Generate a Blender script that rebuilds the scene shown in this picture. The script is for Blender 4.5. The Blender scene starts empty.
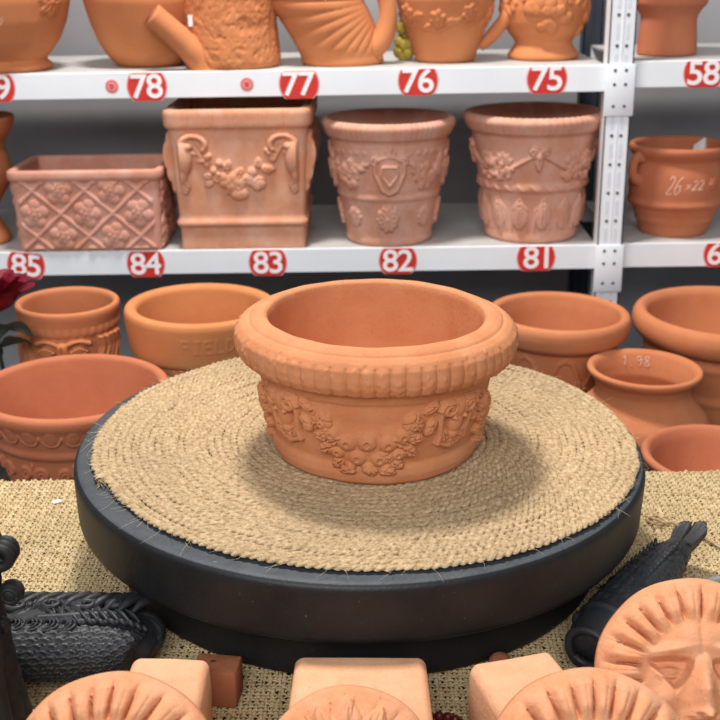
import bpy, math, random
import numpy as np
from mathutils import Vector, Matrix, noise as mnoise
random.seed(7); rng = np.random.default_rng(7)
PI = math.pi
sc = bpy.context.scene
COL = sc.collection

# ------------------------------------------------------------------ materials
def lin(c):
    return tuple(((v/255)/12.92 if v/255 <= .04045 else ((v/255+.055)/1.055)**2.4) for v in c) + (1.0,)

def new_mat(name):
    m = bpy.data.materials.new(name); m.use_nodes = True
    nt = m.node_tree; b = nt.nodes['Principled BSDF']
    return m, nt, b

def nd(nt, t, **kw):
    n = nt.nodes.new(t)
    for k, v in kw.items():
        if k in n.inputs: n.inputs[k].default_value = v
        else: setattr(n, k, v)
    return n

def noise_ramp(nt, vec, scale, stops, detail=4, rough=.6):
    n = nd(nt, 'ShaderNodeTexNoise'); n.inputs['Scale'].default_value = scale
    n.inputs['Detail'].default_value = detail; n.inputs['Roughness'].default_value = rough
    nt.links.new(vec, n.inputs['Vector'])
    r = nd(nt, 'ShaderNodeValToRGB')
    e = r.color_ramp.elements
    while len(e) < len(stops): e.new(.5)
    for k, (p, c) in enumerate(stops):
        e[k].position = p; e[k].color = c
    nt.links.new(n.outputs['Fac'], r.inputs['Fac'])
    return n, r

def mixc(nt, fac, a, b, mode='MIX'):
    m = nd(nt, 'ShaderNodeMix'); m.data_type = 'RGBA'; m.blend_type = mode
    for sock, v in ((m.inputs[0], fac), (m.inputs[6], a), (m.inputs[7], b)):
        if isinstance(v, bpy.types.NodeSocket): nt.links.new(v, sock)
        else: sock.default_value = v
    return m.outputs[2]

def bump(nt, b, height, strength, dist=.002):
    bp = nd(nt, 'ShaderNodeBump'); bp.inputs['Strength'].default_value = strength
    bp.inputs['Distance'].default_value = dist
    nt.links.new(height, bp.inputs['Height']); nt.links.new(bp.outputs['Normal'], b.inputs['Normal'])

def terracotta(name, base, dark, pale, pale_amt=.3, scale=9, rough=.88, bump_s=.25):
    """fired clay: two tones of clay, a mottled paler bloom, tiny pits"""
    m, nt, b = new_mat(name)
    tc = nd(nt, 'ShaderNodeTexCoord'); v = tc.outputs['Object']
    _, r1 = noise_ramp(nt, v, scale, [(.3, lin(dark)), (.62, lin(base))], 5)
    n2, r2 = noise_ramp(nt, v, scale*2.3, [(.42, (0, 0, 0, 1)), (.72, (pale_amt, pale_amt, pale_amt, 1))], 6, .65)
    c = mixc(nt, r2.outputs['Color'], r1.outputs['Color'], lin(pale))
    n3, r3 = noise_ramp(nt, v, 420, [(.27, (.55, .5, .47, 1)), (.36, (1, 1, 1, 1))], 2)
    c = mixc(nt, .6, c, r3.outputs['Color'], 'MULTIPLY')
    nt.links.new(c, b.inputs['Base Color'])
    b.inputs['Roughness'].default_value = rough
    b.inputs['Specular IOR Level'].default_value = .25
    n4 = nd(nt, 'ShaderNodeTexNoise'); n4.inputs['Scale'].default_value = 260; n4.inputs['Detail'].default_value = 5
    nt.links.new(v, n4.inputs['Vector'])
    bump(nt, b, n4.outputs['Fac'], bump_s, .0015)
    return m

def plain(name, col, rough=.6, var=.0, scale=30, metal=0, spec=.4, bump_s=0):
    m, nt, b = new_mat(name)
    b.inputs['Roughness'].default_value = rough; b.inputs['Metallic'].default_value = metal
    b.inputs['Specular IOR Level'].default_value = spec
    tc = nd(nt, 'ShaderNodeTexCoord')
    c2 = tuple(max(0, int(x*(1-var))) for x in col)
    n, r = noise_ramp(nt, tc.outputs['Object'], scale, [(.35, lin(c2)), (.65, lin(col))])
    nt.links.new(r.outputs['Color'], b.inputs['Base Color'])
    if bump_s: bump(nt, b, n.outputs['Fac'], bump_s)
    return m

M = {}
M['hero'] = terracotta('hero_clay', (201, 132, 89), (190, 120, 79), (214, 154, 116), .35, 14, .85, .3)
M['orange'] = terracotta('orange_clay', (202, 128, 82), (193, 118, 74), (208, 144, 102), .25, 9)
M['bowl'] = terracotta('bowl_clay', (200, 126, 84), (190, 115, 75), (208, 142, 104), .25, 9)
M['bowl_red'] = terracotta('red_bowl_clay', (192, 116, 82), (182, 106, 73), (200, 132, 100), .25, 9)
M['bowl_gold'] = terracotta('amber_bowl_clay', (208, 134, 84), (198, 124, 75), (214, 148, 102), .25, 9)
M['pink'] = terracotta('pink_clay', (212, 154, 128), (202, 140, 113), (224, 182, 165), .7, 11)
M['pink_orange'] = terracotta('pink_orange_clay', (216, 152, 118), (208, 140, 104), (228, 184, 162), .65, 10)
M['pink_dark'] = terracotta('dusty_pink_clay', (206, 147, 125), (195, 133, 110), (218, 172, 156), .7, 12)
M['mask'] = terracotta('lion_clay', (216, 150, 108), (204, 136, 95), (230, 174, 142), .45, 22, .85, .45)
M['block'] = terracotta('block_clay', (224, 168, 128), (214, 154, 114), (234, 186, 152), .4, 20, .85, .4)
M['brownblock'] = terracotta('brown_clay', (160, 98, 68), (148, 88, 60), (170, 112, 82), .3, 30)
M['white_metal'] = plain('white_enamel', (238, 241, 244), .45, .03, 6, spec=.4)
M['shelf_top'] = plain('shaded_white_enamel', (196, 194, 190), .6, .08, 9)  # white enamel greyed: shade on the shelf plates is put into the colour
M['hole'] = plain('slot_dark', (70, 76, 88), .7)
M['emboss'] = plain('slot_emboss', (216, 222, 230), .5)
M['rear_metal'] = plain('blue_grey_metal', (52, 58, 72), .5, .1, 12)
M['wall'] = plain('grey_wall', (168, 167, 169), .85, .10, 2.2)
M['floor'] = plain('dark_floor', (62, 60, 60), .8, .2, 6)
M['platform'] = plain('dark_platform', (62, 60, 62), .8, .2, 9)
M['table'] = plain('table_wood', (88, 66, 44), .8, .3, 14)
M['red'] = plain('sticker_red', (214, 52, 42), .5, .06, 40)
M['pinkline'] = plain('sticker_pink', (232, 150, 150), .5)
M['digit'] = plain('sticker_white', (250, 240, 240), .5)
M['chalk'] = plain('chalk', (226, 196, 178), .95)
M['paper'] = plain('white_paper', (232, 230, 226), .8)
M['rose'] = plain('red_petal', (128, 8, 36), .6, .25, 40)
M['leaf'] = plain('dark_leaf', (46, 52, 40), .6, .3, 40)
M['goldberry'] = plain('gold_berry', (176, 158, 60), .3, .3, 60)
M['grey_metal'] = plain('grey_ring_metal', (158, 160, 162), .45, .12, 30, metal=.3)
M['stone'] = plain('beige_stone', (176, 158, 128), .9, .2, 60, bump_s=.3)
M['bead'] = plain('dark_red_bead', (96, 34, 28), .25, .2, 60)

def black_mat(name, col, dust, dust_amt=.5, rough=.55, speck=True):
    m, nt, b = new_mat(name)
    tc = nd(nt, 'ShaderNodeTexCoord'); v = tc.outputs['Object']
    _, r = noise_ramp(nt, v, 35, [(.35, lin(col)), (.75, lin(tuple(int(c+(d-c)*dust_amt) for c, d in zip(col, dust))))], 6, .7)
    c = r.outputs['Color']
    if speck:
        n, s = noise_ramp(nt, v, 170, [(.70, (0, 0, 0, 1)), (.78, (.55, .55, .55, 1))], 3, .5)
        c = mixc(nt, s.outputs['Color'], c, lin(dust))
    nt.links.new(c, b.inputs['Base Color'])
    b.inputs['Roughness'].default_value = rough; b.inputs['Specular IOR Level'].default_value = .45
    n4 = nd(nt, 'ShaderNodeTexNoise'); n4.inputs['Scale'].default_value = 300; n4.inputs['Detail'].default_value = 4
    nt.links.new(v, n4.inputs['Vector']); bump(nt, b, n4.outputs['Fac'], .35, .001)
    return m
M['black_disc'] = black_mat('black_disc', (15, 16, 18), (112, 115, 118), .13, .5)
M['disc_top'] = black_mat('lit_disc_top', (50, 55, 60), (128, 132, 136), .25, .6)  # lighter copy of the disc black; overhead light painted into the top face
M['black_clay'] = black_mat('black_clay', (29, 30, 33), (122, 126, 128), .26, .5)
M['black_dark'] = black_mat('black_dark', (15, 15, 16), (70, 70, 72), .15, .6)

def jute(name, a, b_, c_, sc1=70):
    m, nt, b = new_mat(name)
    tc = nd(nt, 'ShaderNodeTexCoord'); v = tc.outputs['Object']
    _, r = noise_ramp(nt, v, sc1, [(.30, lin(a)), (.5, lin(b_)), (.72, lin(c_))], 6, .75)
    _, r2 = noise_ramp(nt, v, 6, [(.3, (.86, .86, .84, 1)), (.7, (1.05, 1.04, 1.0, 1))], 3)
    c = mixc(nt, 1.0, r.outputs['Color'], r2.outputs['Color'], 'MULTIPLY')
    nt.links.new(c, b.inputs['Base Color'])
    b.inputs['Roughness'].default_value = .95; b.inputs['Specular IOR Level'].default_value = .1
    n4 = nd(nt, 'ShaderNodeTexNoise'); n4.inputs['Scale'].default_value = 700; n4.inputs['Detail'].default_value = 3
    nt.links.new(v, n4.inputs['Vector']); bump(nt, b, n4.outputs['Fac'], .8, .0015)
    return m
M['rope'] = jute('jute_rope', (128, 103, 74), (186, 159, 124), (220, 199, 166), 190)
M['fibre'] = jute('jute_fibre', (196, 172, 136), (220, 200, 168), (232, 216, 190), 60)
M['burlap'] = jute('burlap_yarn', (178, 152, 110), (208, 183, 141), (226, 205, 166), 60)
M['under'] = plain('dark_underlay', (70, 50, 30), .95, .2, 50)
M['rope_back'] = plain('jute_backing', (92, 72, 50), .95, .2, 90)

# ------------------------------------------------------------------ objects, tags
def link(o, parent=None):
    COL.objects.link(o)
    if parent is not None: o.parent = parent
    return o

def tag(o, label=None, cat=None, group=None, kind=None):
    if label: o['label'] = label
    if cat: o['category'] = cat
    if group: o['group'] = group
    if kind: o['kind'] = kind
    return o

def thing(name, label, cat, loc=(0, 0, 0), rot=(0, 0, 0), group=None):
    o = bpy.data.objects.new(name, None); o.empty_display_size = .05
    o.location = loc; o.rotation_euler = rot
    return tag(link(o), label, cat, group)

def mesh_obj(name, V, F, mat, parent=None, smooth=True, normals=None, fm=None, label=None):
    """V (n,3); F list of tuples or (m,4) array"""
    V = np.asarray(V, float)
    me = bpy.data.meshes.new(name)
    if isinstance(F, np.ndarray) and F.ndim == 2:
        k = F.shape[1]; nF = len(F)
        me.vertices.add(len(V)); me.vertices.foreach_set('co', V.astype(np.float32).ravel())
        me.loops.add(nF*k); me.loops.foreach_set('vertex_index', F.astype(np.int32).ravel())
        me.polygons.add(nF)
        me.polygons.foreach_set('loop_start', np.arange(0, nF*k, k, dtype=np.int32))
        me.update(calc_edges=True); me.validate()
    else:
        me.from_pydata([tuple(v) for v in V], [], [tuple(int(i) for i in f) for f in F]); me.update()
    me.polygons.foreach_set('use_smooth', [smooth]*len(me.polygons))
    mats = mat if isinstance(mat, (list, tuple)) else [mat]
    for m in mats: me.materials.append(m)
    if fm is not None: me.polygons.foreach_set('material_index', list(fm))
    if normals is not None and len(me.vertices) == len(V):
        me.normals_split_custom_set_from_vertices([tuple(n) for n in normals])
    o = link(bpy.data.objects.new(name, me), parent)
    if label: o['label'] = label
    return o

class MB:
    """collects shapes into one mesh"""
    def __init__(s): s.V = []; s.F = []; s.n = 0; s.fm = []
    def add(s, V, F, mi=0):
        V = np.asarray(V, float); s.V.append(V)
        for f in F: s.F.append(tuple(int(i)+s.n for i in f)); s.fm.append(mi)
        s.n += len(V)
    def box(s, lo, hi, mi=0, bev=0):
        (x0, y0, z0), (x1, y1, z1) = lo, hi
        if not bev:
            V = [(x, y, z) for z in (z0, z1) for y in (y0, y1) for x in (x0, x1)]
            s.add(V, [(0, 2, 3, 1), (4, 5, 7, 6), (0, 1, 5, 4), (2, 6, 7, 3), (0, 4, 6, 2), (1, 3, 7, 5)], mi); return
        cx, cy, cz = (x0+x1)/2, (y0+y1)/2, (z0+z1)/2
        n = 6; V, F = rbox((x1-x0)/2, (y1-y0)/2, (z1-z0)/2, bev, n)
        s.add(V+np.array([cx, cy, cz]), F, mi)
    def tube(s, pts, rad, ns=8, mi=0):
        V, F = tube_geo(pts, rad, ns); s.add(V, F, mi)
    def ball(s, c, r, mi=0, n=10, sc_=(1, 1, 1)):
        V, F = ball_geo(n); s.add(V*np.array(sc_)*r+np.array(c), F, mi)
    def build(s, name, mat, parent=None, smooth=True, label=None):
        return mesh_obj(name, np.concatenate(s.V), s.F, mat, parent, smooth, fm=s.fm, label=label)

def ball_geo(n):
    V = [(0, 0, 1)]; F = []; m = n*2
    for i in range(1, n):
        a = PI*i/n
        for j in range(m):
            b = 2*PI*j/m; V.append((math.sin(a)*math.cos(b), math.sin(a)*math.sin(b), math.cos(a)))
    V.append((0, 0, -1))
    for j in range(m): F.append((0, 1+j, 1+(j+1) % m))
    for i in range(n-2):
        for j in range(m):
            a, b = 1+i*m+j, 1+i*m+(j+1) % m; F.append((a, a+m, b+m, b))
    q = len(V)-1; o = 1+(n-2)*m
    for j in range(m): F.append((q, o+(j+1) % m, o+j))
    return np.array(V), F

def rbox(hx, hy, hz, r, n=4):
    """rounded box: a ball of radius r pushed out to the corners"""
    B, F = ball_geo(max(6, n*2))
    s = np.sign(np.where(np.abs(B) < 1e-6, 0, B))
    return B*r + s*np.array([hx-r, hy-r, hz-r]), F

def smooth_path(pts, k=8):
    P = [np.array(p, float) for p in pts]; out = []
    P = [2*P[0]-P[1]]+P+[2*P[-1]-P[-2]]
    for i in range(1, len(P)-2):
        a, b, c, d = P[i-1:i+3]
        for t in np.linspace(0, 1, k, endpoint=False):
            out.append(.5*((2*b)+(c-a)*t+(2*a-5*b+4*c-d)*t*t+(3*b-a-3*c+d)*t**3))
    out.append(P[-2]); return np.array(out)

def frames(P, ref=(0, 0, 1)):
    P = np.asarray(P, float)
    T = np.gradient(P, axis=0); T /= np.linalg.norm(T, axis=1)[:, None]+1e-12
    r = np.array(ref, float); N = np.zeros_like(P)
    n = r - T[0]*(r@T[0])
    if np.linalg.norm(n) < 1e-3: n = np.array([1, 0, 0.])-T[0]*T[0][0]
    for i in range(len(P)):
        n = n - T[i]*(n@T[i]); n /= np.linalg.norm(n)+1e-12; N[i] = n
    return T, N, np.cross(T, N)

def tube_geo(pts, rad, ns=8):
    P = np.asarray(pts, float); n = len(P)
    R = np.full(n, rad) if np.isscalar(rad) else np.asarray(rad, float)
    if len(R) != n: R = np.interp(np.linspace(0, 1, n), np.linspace(0, 1, len(R)), R)
    T, N, B = frames(P)
    a = np.arange(ns)*2*PI/ns
    V = P[:, None]+R[:, None, None]*(np.cos(a)[None, :, None]*N[:, None]+np.sin(a)[None, :, None]*B[:, None])
    F = []
    for i in range(n-1):
        for j in range(ns):
            j2 = (j+1) % ns; F.append((i*ns+j, i*ns+j2, (i+1)*ns+j2, (i+1)*ns+j))
    V = V.reshape(-1, 3)
    F.append(tuple(range(ns))[::-1]); F.append(tuple((n-1)*ns+j for j in range(ns)))
    return V, F

# ------------------------------------------------------------------ relief painting
class Relief:
    """height map over a surface unrolled to metres (u across, v up)"""
    def __init__(s, U, V): s.U, s.V = U, V; s.H = np.zeros(np.broadcast(U, V).shape); s.mask = np.zeros(s.H.shape, bool)
    def put(s, h): s.H = np.maximum(s.H, h)
    def ball(s, u, v, r, h, eu=1., ev=1., pit=0):
        d2 = ((s.U-u)/(r*eu))**2+((s.V-v)/(r*ev))**2
        a = h*np.sqrt(np.clip(1-d2, 0, 1))
        if pit: a = a-np.where(d2 < .06, pit, 0)*(a > 0)
        s.put(a)
    def tube(s, pts, r, h=None, closed=False):
        h = r if h is None else h
        P = np.asarray(pts, float); d = np.full(s.H.shape, 9.)
        for a, b in zip(P[:-1], P[1:]):
            ab = b-a; L = ab@ab+1e-12
            t = np.clip(((s.U-a[0])*ab[0]+(s.V-a[1])*ab[1])/L, 0, 1)
            d = np.minimum(d, np.hypot(s.U-a[0]-t*ab[0], s.V-a[1]-t*ab[1]))
        s.put(h*np.sqrt(np.clip(1-(d/r)**2, 0, 1)))
    def leaf(s, u, v, ang, L, W, h, veins=5):
        c, q = math.cos(ang), math.sin(ang)
        a = ((s.U-u)*c+(s.V-v)*q)/L; b = (-(s.U-u)*q+(s.V-v)*c)/W
        w = np.sin(PI*np.clip(a, 0, 1)**.8)
        ins = (a > 0) & (a < 1) & (np.abs(b) < w)
        hh = h*(1-(b/np.maximum(w, 1e-3))**2*.55)*np.minimum(1, np.minimum(a, 1-a)*6)
        hh = hh-h*.45*np.exp(-(b/.10)**2)
        if veins: hh = hh-h*.22*(np.cos((a-np.abs(b)*.35)*veins*2*PI) > .75)
        s.put(np.where(ins, np.maximum(hh, 0), 0))
    def scroll(s, u, v, r, h, turns=1.5, w=.3, flip=1):
        t = np.linspace(0, turns*2*PI, 26)
        rr = r*(1-.75*t/t[-1]); s.tube(np.stack([u+flip*rr*np.cos(t), v+rr*np.sin(t)], 1), r*w, h)
    def rosette(s, u, v, r, n, h, a0=0):
        for k in range(n): s.leaf(u, v, a0+2*PI*k/n, r, r*.36, h, 0)
        s.ball(u, v, r*.28, h*1.15)
    def swag(s, u0, v0, u1, v1, sag, r0, h, n=13, seed=1):
        """fruit garland hanging between two points, fat in the middle"""
        g = np.random.default_rng(seed)
        for k in range(n):
            t = (k+.5)/n; u = u0+(u1-u0)*t; v = v0+(v1-v0)*t-sag*4*t*(1-t)
            w = r0*(.45+.75*math.sin(PI*t))
            for q in range(3):
                du, dv = g.normal(0, w*.5, 2)
                if g.random() < .45: s.leaf(u+du, v+dv, g.random()*6.28, w*1.2, w*.42, h*.8, 3)
                else: s.ball(u+du, v+dv, w*(.42+.2*g.random()), h, pit=h*.3 if q == 0 else 0)

def chain(prof, ds):
    """resample an (r,z) polyline to even steps and soften its corners"""
    P = np.array([p[:2] for p in prof], float)
    L = np.r_[0, np.cumsum(np.hypot(*np.diff(P, axis=0).T))]
    n = max(8, int(L[-1]/ds)); t = np.linspace(0, L[-1], n)
    Q = np.stack([np.interp(t, L, P[:, 0]), np.interp(t, L, P[:, 1])], 1)
    for _ in range(4):
        Q[1:-1] = .25*Q[:-2]+.5*Q[1:-1]+.25*Q[2:]
    return Q, t, L

def loft(parts, parent, prof, nu, relief=None, core=None, ds=.0025, uref=None, squash=1.):
    """Round (or, with core=(hx,hy), rounded-rectangular) vessel from an (r,z) profile.
    parts: list of (name, material, selector) ; selector(row k in profile corner index, relief height) -> bool array; the first takes the rest.
    relief: f(Relief, S) painting on the outside; returns nothing."""
    Q, t, L = chain(prof, ds); nv = len(Q)
    r, z = Q[:, 0], Q[:, 1]
    dr, dz = np.gradient(r), np.gradient(z); l = np.hypot(dr, dz)+1e-12
    nr, nz = dz/l, -dr/l                                    # outward normal of the profile
    if core is None:
        th = (np.arange(nu)/nu-.5)*2*PI; dx, dy = np.sin(th), -np.cos(th); cx = cy = np.zeros(nu)
        u = th*(uref or r.max()); side = np.zeros(nu, int)
    else:
        hx, hy = core; pts = []; per = []
        nc = 8; ns = max(8, int(nu*hx/(hx+hy)/2)); ms = max(8, int(nu*hy/(hx+hy)/2))
        segs = [((-hx, -hy), (hx, -hy), -PI/2, ns, 0), ((hx, -hy), (hx, hy), 0, ms, 1), ((hx, hy), (-hx, hy), PI/2, ns, 2), ((-hx, hy), (-hx, -hy), PI, ms, 3)]
        C_, D_, U_, S_ = [], [], [], []
        for (a, b, ang, n, sd) in segs:
            ln = math.hypot(b[0]-a[0], b[1]-a[1])
            for k in range(n):
                f = k/(n-1); C_.append((a[0]+(b[0]-a[0])*f, a[1]+(b[1]-a[1])*f)); D_.append((math.cos(ang), math.sin(ang))); U_.append((f-.5)*ln); S_.append(sd)
            for k in range(1, nc):
                g = ang+PI/2*k/nc; C_.append(b); D_.append((math.cos(g), math.sin(g))); U_.append(9.); S_.append(9)
        C_, D_ = np.array(C_), np.array(D_); cx, cy = C_[:, 0], C_[:, 1]; dx, dy = D_[:, 0], D_[:, 1]
        u = np.array(U_); side = np.array(S_); nu = len(u)
    U = np.broadcast_to(u[None], (nv, nu)); V = np.broadcast_to(z[:, None], (nv, nu))
    itop = int(np.argmax(z)); outer = np.zeros(nv, bool); outer[:itop] = True
    H = np.zeros((nv, nu))
    if relief:
        R = Relief(U, V); R.side = np.broadcast_to(side[None], (nv, nu)); R.S = np.broadcast_to(t[:, None], (nv, nu)); R.nrow = nz
        R.L = L
        relief(R); H = np.where(outer[:, None], R.H, getattr(R, 'Hin', 0.))
        extra = getattr(R, 'extra', None)
        if extra is not None: H = H+extra
    rr = r[:, None]+H*nr[:, None]; zz = z[:, None]+H*nz[:, None]
    P = np.stack([cx[None]+rr*dx[None], (cy[None]+rr*dy[None])*squash, zz+0*cx[None]], -1)
    # normals
    Pw = np.concatenate([P[:, -1:], P, P[:, :1]], 1)
    du_ = Pw[:, 2:]-Pw[:, :-2]; dv_ = np.gradient(P, axis=0)
    Nn = np.cross(du_, dv_); Nn /= np.linalg.norm(Nn, axis=2)[..., None]+1e-15
    I = np.arange(nv*nu).reshape(nv, nu); J = np.roll(I, -1, 1)
    F = np.stack([I[:-1], J[:-1], J[1:], I[1:]], -1).reshape(-1, 4)
    tm = np.broadcast_to(t[:-1, None], (nv-1, nu)); Hm = H[:-1]
    lab = np.zeros((nv-1, nu), int)
    for k, (nm, mt, sel) in enumerate(parts):
        if k and sel is not None: lab[sel(tm, Hm, L, U[:-1], V[:-1]) & np.ones_like(lab, bool)] = k
    lab = lab.reshape(-1); objs = []
    Pf, Nf = P.reshape(-1, 3), Nn.reshape(-1, 3)
    for k, (nm, mt, sel) in enumerate(parts):
        f = F[lab == k]
        if not len(f): objs.append(None); continue
        ids, inv = np.unique(f, return_inverse=True); f2 = inv.reshape(-1, 4)
        Vp, Np = Pf[ids], Nf[ids]
        if k == 0:                                          # close the foot and the inside bottom
            inv_map = {int(a): b for b, a in enumerate(ids)}
            caps = []
            for ring, rev in ((I[0], True), (I[-1], False)):
                if all(int(q) in inv_map for q in ring):
                    rg = [inv_map[int(q)] for q in ring]
                    caps.append(tuple(rg[::-1]) if rev else tuple(rg))
            o = mesh_obj(nm, Vp, f2, mt, parent, True, Np)
            if caps:
                V0 = []; F0 = []
                for cp in caps:
                    b0 = len(V0); V0 += [tuple(Vp[i]) for i in cp]; c0 = np.mean([Vp[i] for i in cp], 0); V0.append(tuple(c0))
                    n_ = len(cp)
                    F0 += [(b0+i, b0+(i+1) % n_, b0+n_) for i in range(n_)]
                m2 = bpy.data.meshes.new('cap'); m2.from_pydata(V0, [], F0)
                import bmesh
                bm = bmesh.new(); bm.from_mesh(o.data); bm.from_mesh(m2); bmesh.ops.remove_doubles(bm, verts=bm.verts, dist=1e-7)
                for fc in bm.faces: fc.smooth = True
                bm.to_mesh(o.data); bm.free(); bpy.data.meshes.remove(m2)
        else:
            o = mesh_obj(nm, Vp, f2, mt, parent, True, Np)
        objs.append(o)
    return objs

def sweep(name, pts, rad, mat, parent, nu=96, asp=(1, 1), relief=None, ref=(0, 0, 1), closed_ends=True, k=10, label=None):
    """bulging body along a path; theta=0 looks towards ref"""
    P = smooth_path(pts, k); n = len(P)
    tt = np.linspace(0, 1, n)
    Rd = np.interp(tt, np.linspace(0, 1, len(rad)), rad)
    for _ in range(6): Rd[1:-1] = .25*Rd[:-2]+.5*Rd[1:-1]+.25*Rd[2:]
    T, N, B = frames(P, ref)
    th = (np.arange(nu)/nu-.5)*2*PI
    s = np.r_[0, np.cumsum(np.linalg.norm(np.diff(P, axis=0), axis=1))]
    H = np.zeros((n, nu))
    if relief:
        R = Relief(np.broadcast_to(s[:, None], (n, nu)), np.broadcast_to(th[None]*np.mean(Rd), (n, nu))); relief(R); H = R.H
    ca, sa = np.cos(th), np.sin(th)
    rr = Rd[:, None]+H
    V = P[:, None]+rr[..., None]*(asp[0]*ca[None, :, None]*N[:, None]+asp[1]*sa[None, :, None]*B[:, None])
    V = V.reshape(-1, 3)
    F = []
    I = np.arange(n*nu).reshape(n, nu); J = np.roll(I, -1, 1)
    F = [tuple(q) for q in np.stack([I[:-1], J[:-1], J[1:], I[1:]], -1).reshape(-1, 4)]
    V = list(map(tuple, V))
    for ring, c, rev in ((I[0], P[0], 1), (I[-1], P[-1], 0)):
        q = len(V); V.append(tuple(c))
        for j in range(nu):
            a, b = int(ring[j]), int(ring[(j+1) % nu]); F.append((b, a, q) if rev else (a, b, q))
    return mesh_obj(name, V, F, mat, parent, label=label)

# ------------------------------------------------------------------ stroke lettering
GL = {'0': [[(0.5, 1), (.1, .75), (.1, .25), (.5, 0), (.9, .25), (.9, .75), (.5, 1)]], '1': [[(.3, .85), (.55, 1), (.55, 0)]],
      '2': [[(.1, .8), (.4, 1), (.8, .85), (.75, .55), (.1, 0), (.95, .05)]], '5': [[(.9, 1), (.25, 1), (.2, .55), (.7, .6), (.85, .3), (.5, 0), (.1, .1)]],
      '6': [[(.8, 1), (.3, .7), (.1, .3), (.4, 0), (.85, .2), (.7, .5), (.2, .4)]], '8': [[(.8, .85), (.5, 1), (.2, .8), (.8, .25), (.5, 0), (.2, .2), (.8, .85)]],
      '9': [[(.8, .8), (.5, 1), (.2, .75), (.45, .5), (.8, .75), (.75, .3), (.5, 0)]], '.': [[(.45, 0), (.5, .06)]],
      'x': [[(.15, .6), (.8, .1)], [(.8, .6), (.15, .1)]], '7': [[(.1, 1), (.9, 1), (.4, 0)]], '/': [[(.8, 1), (.2, 0)]],
      'F': [[(.1, 0), (.1, 1), (.85, 1)], [(.1, .52), (.7, .52)]], 'I': [[(.5, 0), (.5, 1)], [(.2, 0), (.8, 0)], [(.2, 1), (.8, 1)]],
      'E': [[(.85, 0), (.1, 0), (.1, 1), (.85, 1)], [(.1, .52), (.7, .52)]], 'L': [[(.1, 1), (.1, 0), (.85, 0)]],
      'D': [[(.1, 0), (.1, 1), (.6, .9), (.9, .5), (.6, .1), (.1, 0)]]}
def strokes(txt, h, gap=1.15, w=.6):
    out = []; x = 0
    for c in txt:
        for st in GL.get(c, []): out.append([(x+a*h*w, b*h) for a, b in st])
        x += h*w*gap
    return [[(a-x/2, b) for a, b in st] for st in out]

# ------------------------------------------------------------------ camera
F_PX, PITCH, ROLL, YAW, CD, CH = 1117.63, .346884, .0059822, -.0072366, 1.15178, .502757
cam = bpy.data.cameras.new('camera'); co = link(bpy.data.objects.new('camera', cam))
fw = Vector((math.sin(YAW)*math.cos(PITCH), math.cos(YAW)*math.cos(PITCH), -math.sin(PITCH)))
rt = Vector((math.cos(YAW), -math.sin(YAW), 0)); up = rt.cross(fw)
rt, up = rt*math.cos(ROLL)+up*math.sin(ROLL), up*math.cos(ROLL)-rt*math.sin(ROLL)
m = Matrix((rt, up, -fw)).transposed().to_4x4(); m.translation = (0, -CD, CH)
co.matrix_world = m
cam.sensor_width = 36; cam.lens = F_PX/720*36; cam.clip_start = .01
cam.dof.use_dof = True; cam.dof.focus_distance = 1.04; cam.dof.aperture_fstop = 11.0
sc.camera = co

# ------------------------------------------------------------------ setting
ZB = -.135         # burlap top
ZP = -.30          # platform behind
def setting(name, V, F, mat): return tag(mesh_obj(name, V, F, mat, None, False), kind='structure')
b = MB(); b.box((-3, 1.42, -.80), (3, 1.52, 2.0)); o = b.build('wall_back', M['wall'], None, False); tag(o, kind='structure')
b = MB(); b.box((-3, -3.5, -.88), (3, 1.42, -.80)); o = b.build('floor', M['floor'], None, False); tag(o, kind='structure')

t = thing('display_platform', 'low dark platform carrying the row of bowls between the table and the white shelves', 'platform', (0, 0, -.80))
b = MB(); b.box((-1.15, .27, .46), (1.15, .90, .50)); b.build('deck_board', M['platform'], t, False)
for sx in (-1.05, 0, 1.05):
    b = MB(); b.box((sx-.04, .32, 0), (sx+.04, .86, .46)); b.build('trestle', M['platform'], t, False)

t = thing('display_table', 'wooden table under the burlap cloth carrying the turntable', 'table', (0, -.25, -.80))
b = MB(); b.box((-.85, -.42, .615), (.85, .365, .657)); b.build('table_top', M['table'], t, False)
for sx in (-.78, .78):
    for sy in (-.36, .30):
        b = MB(); b.box((sx-.03, sy-.03, 0), (sx+.03, sy+.03, .615)); b.build('leg', M['table'], t, False)

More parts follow.
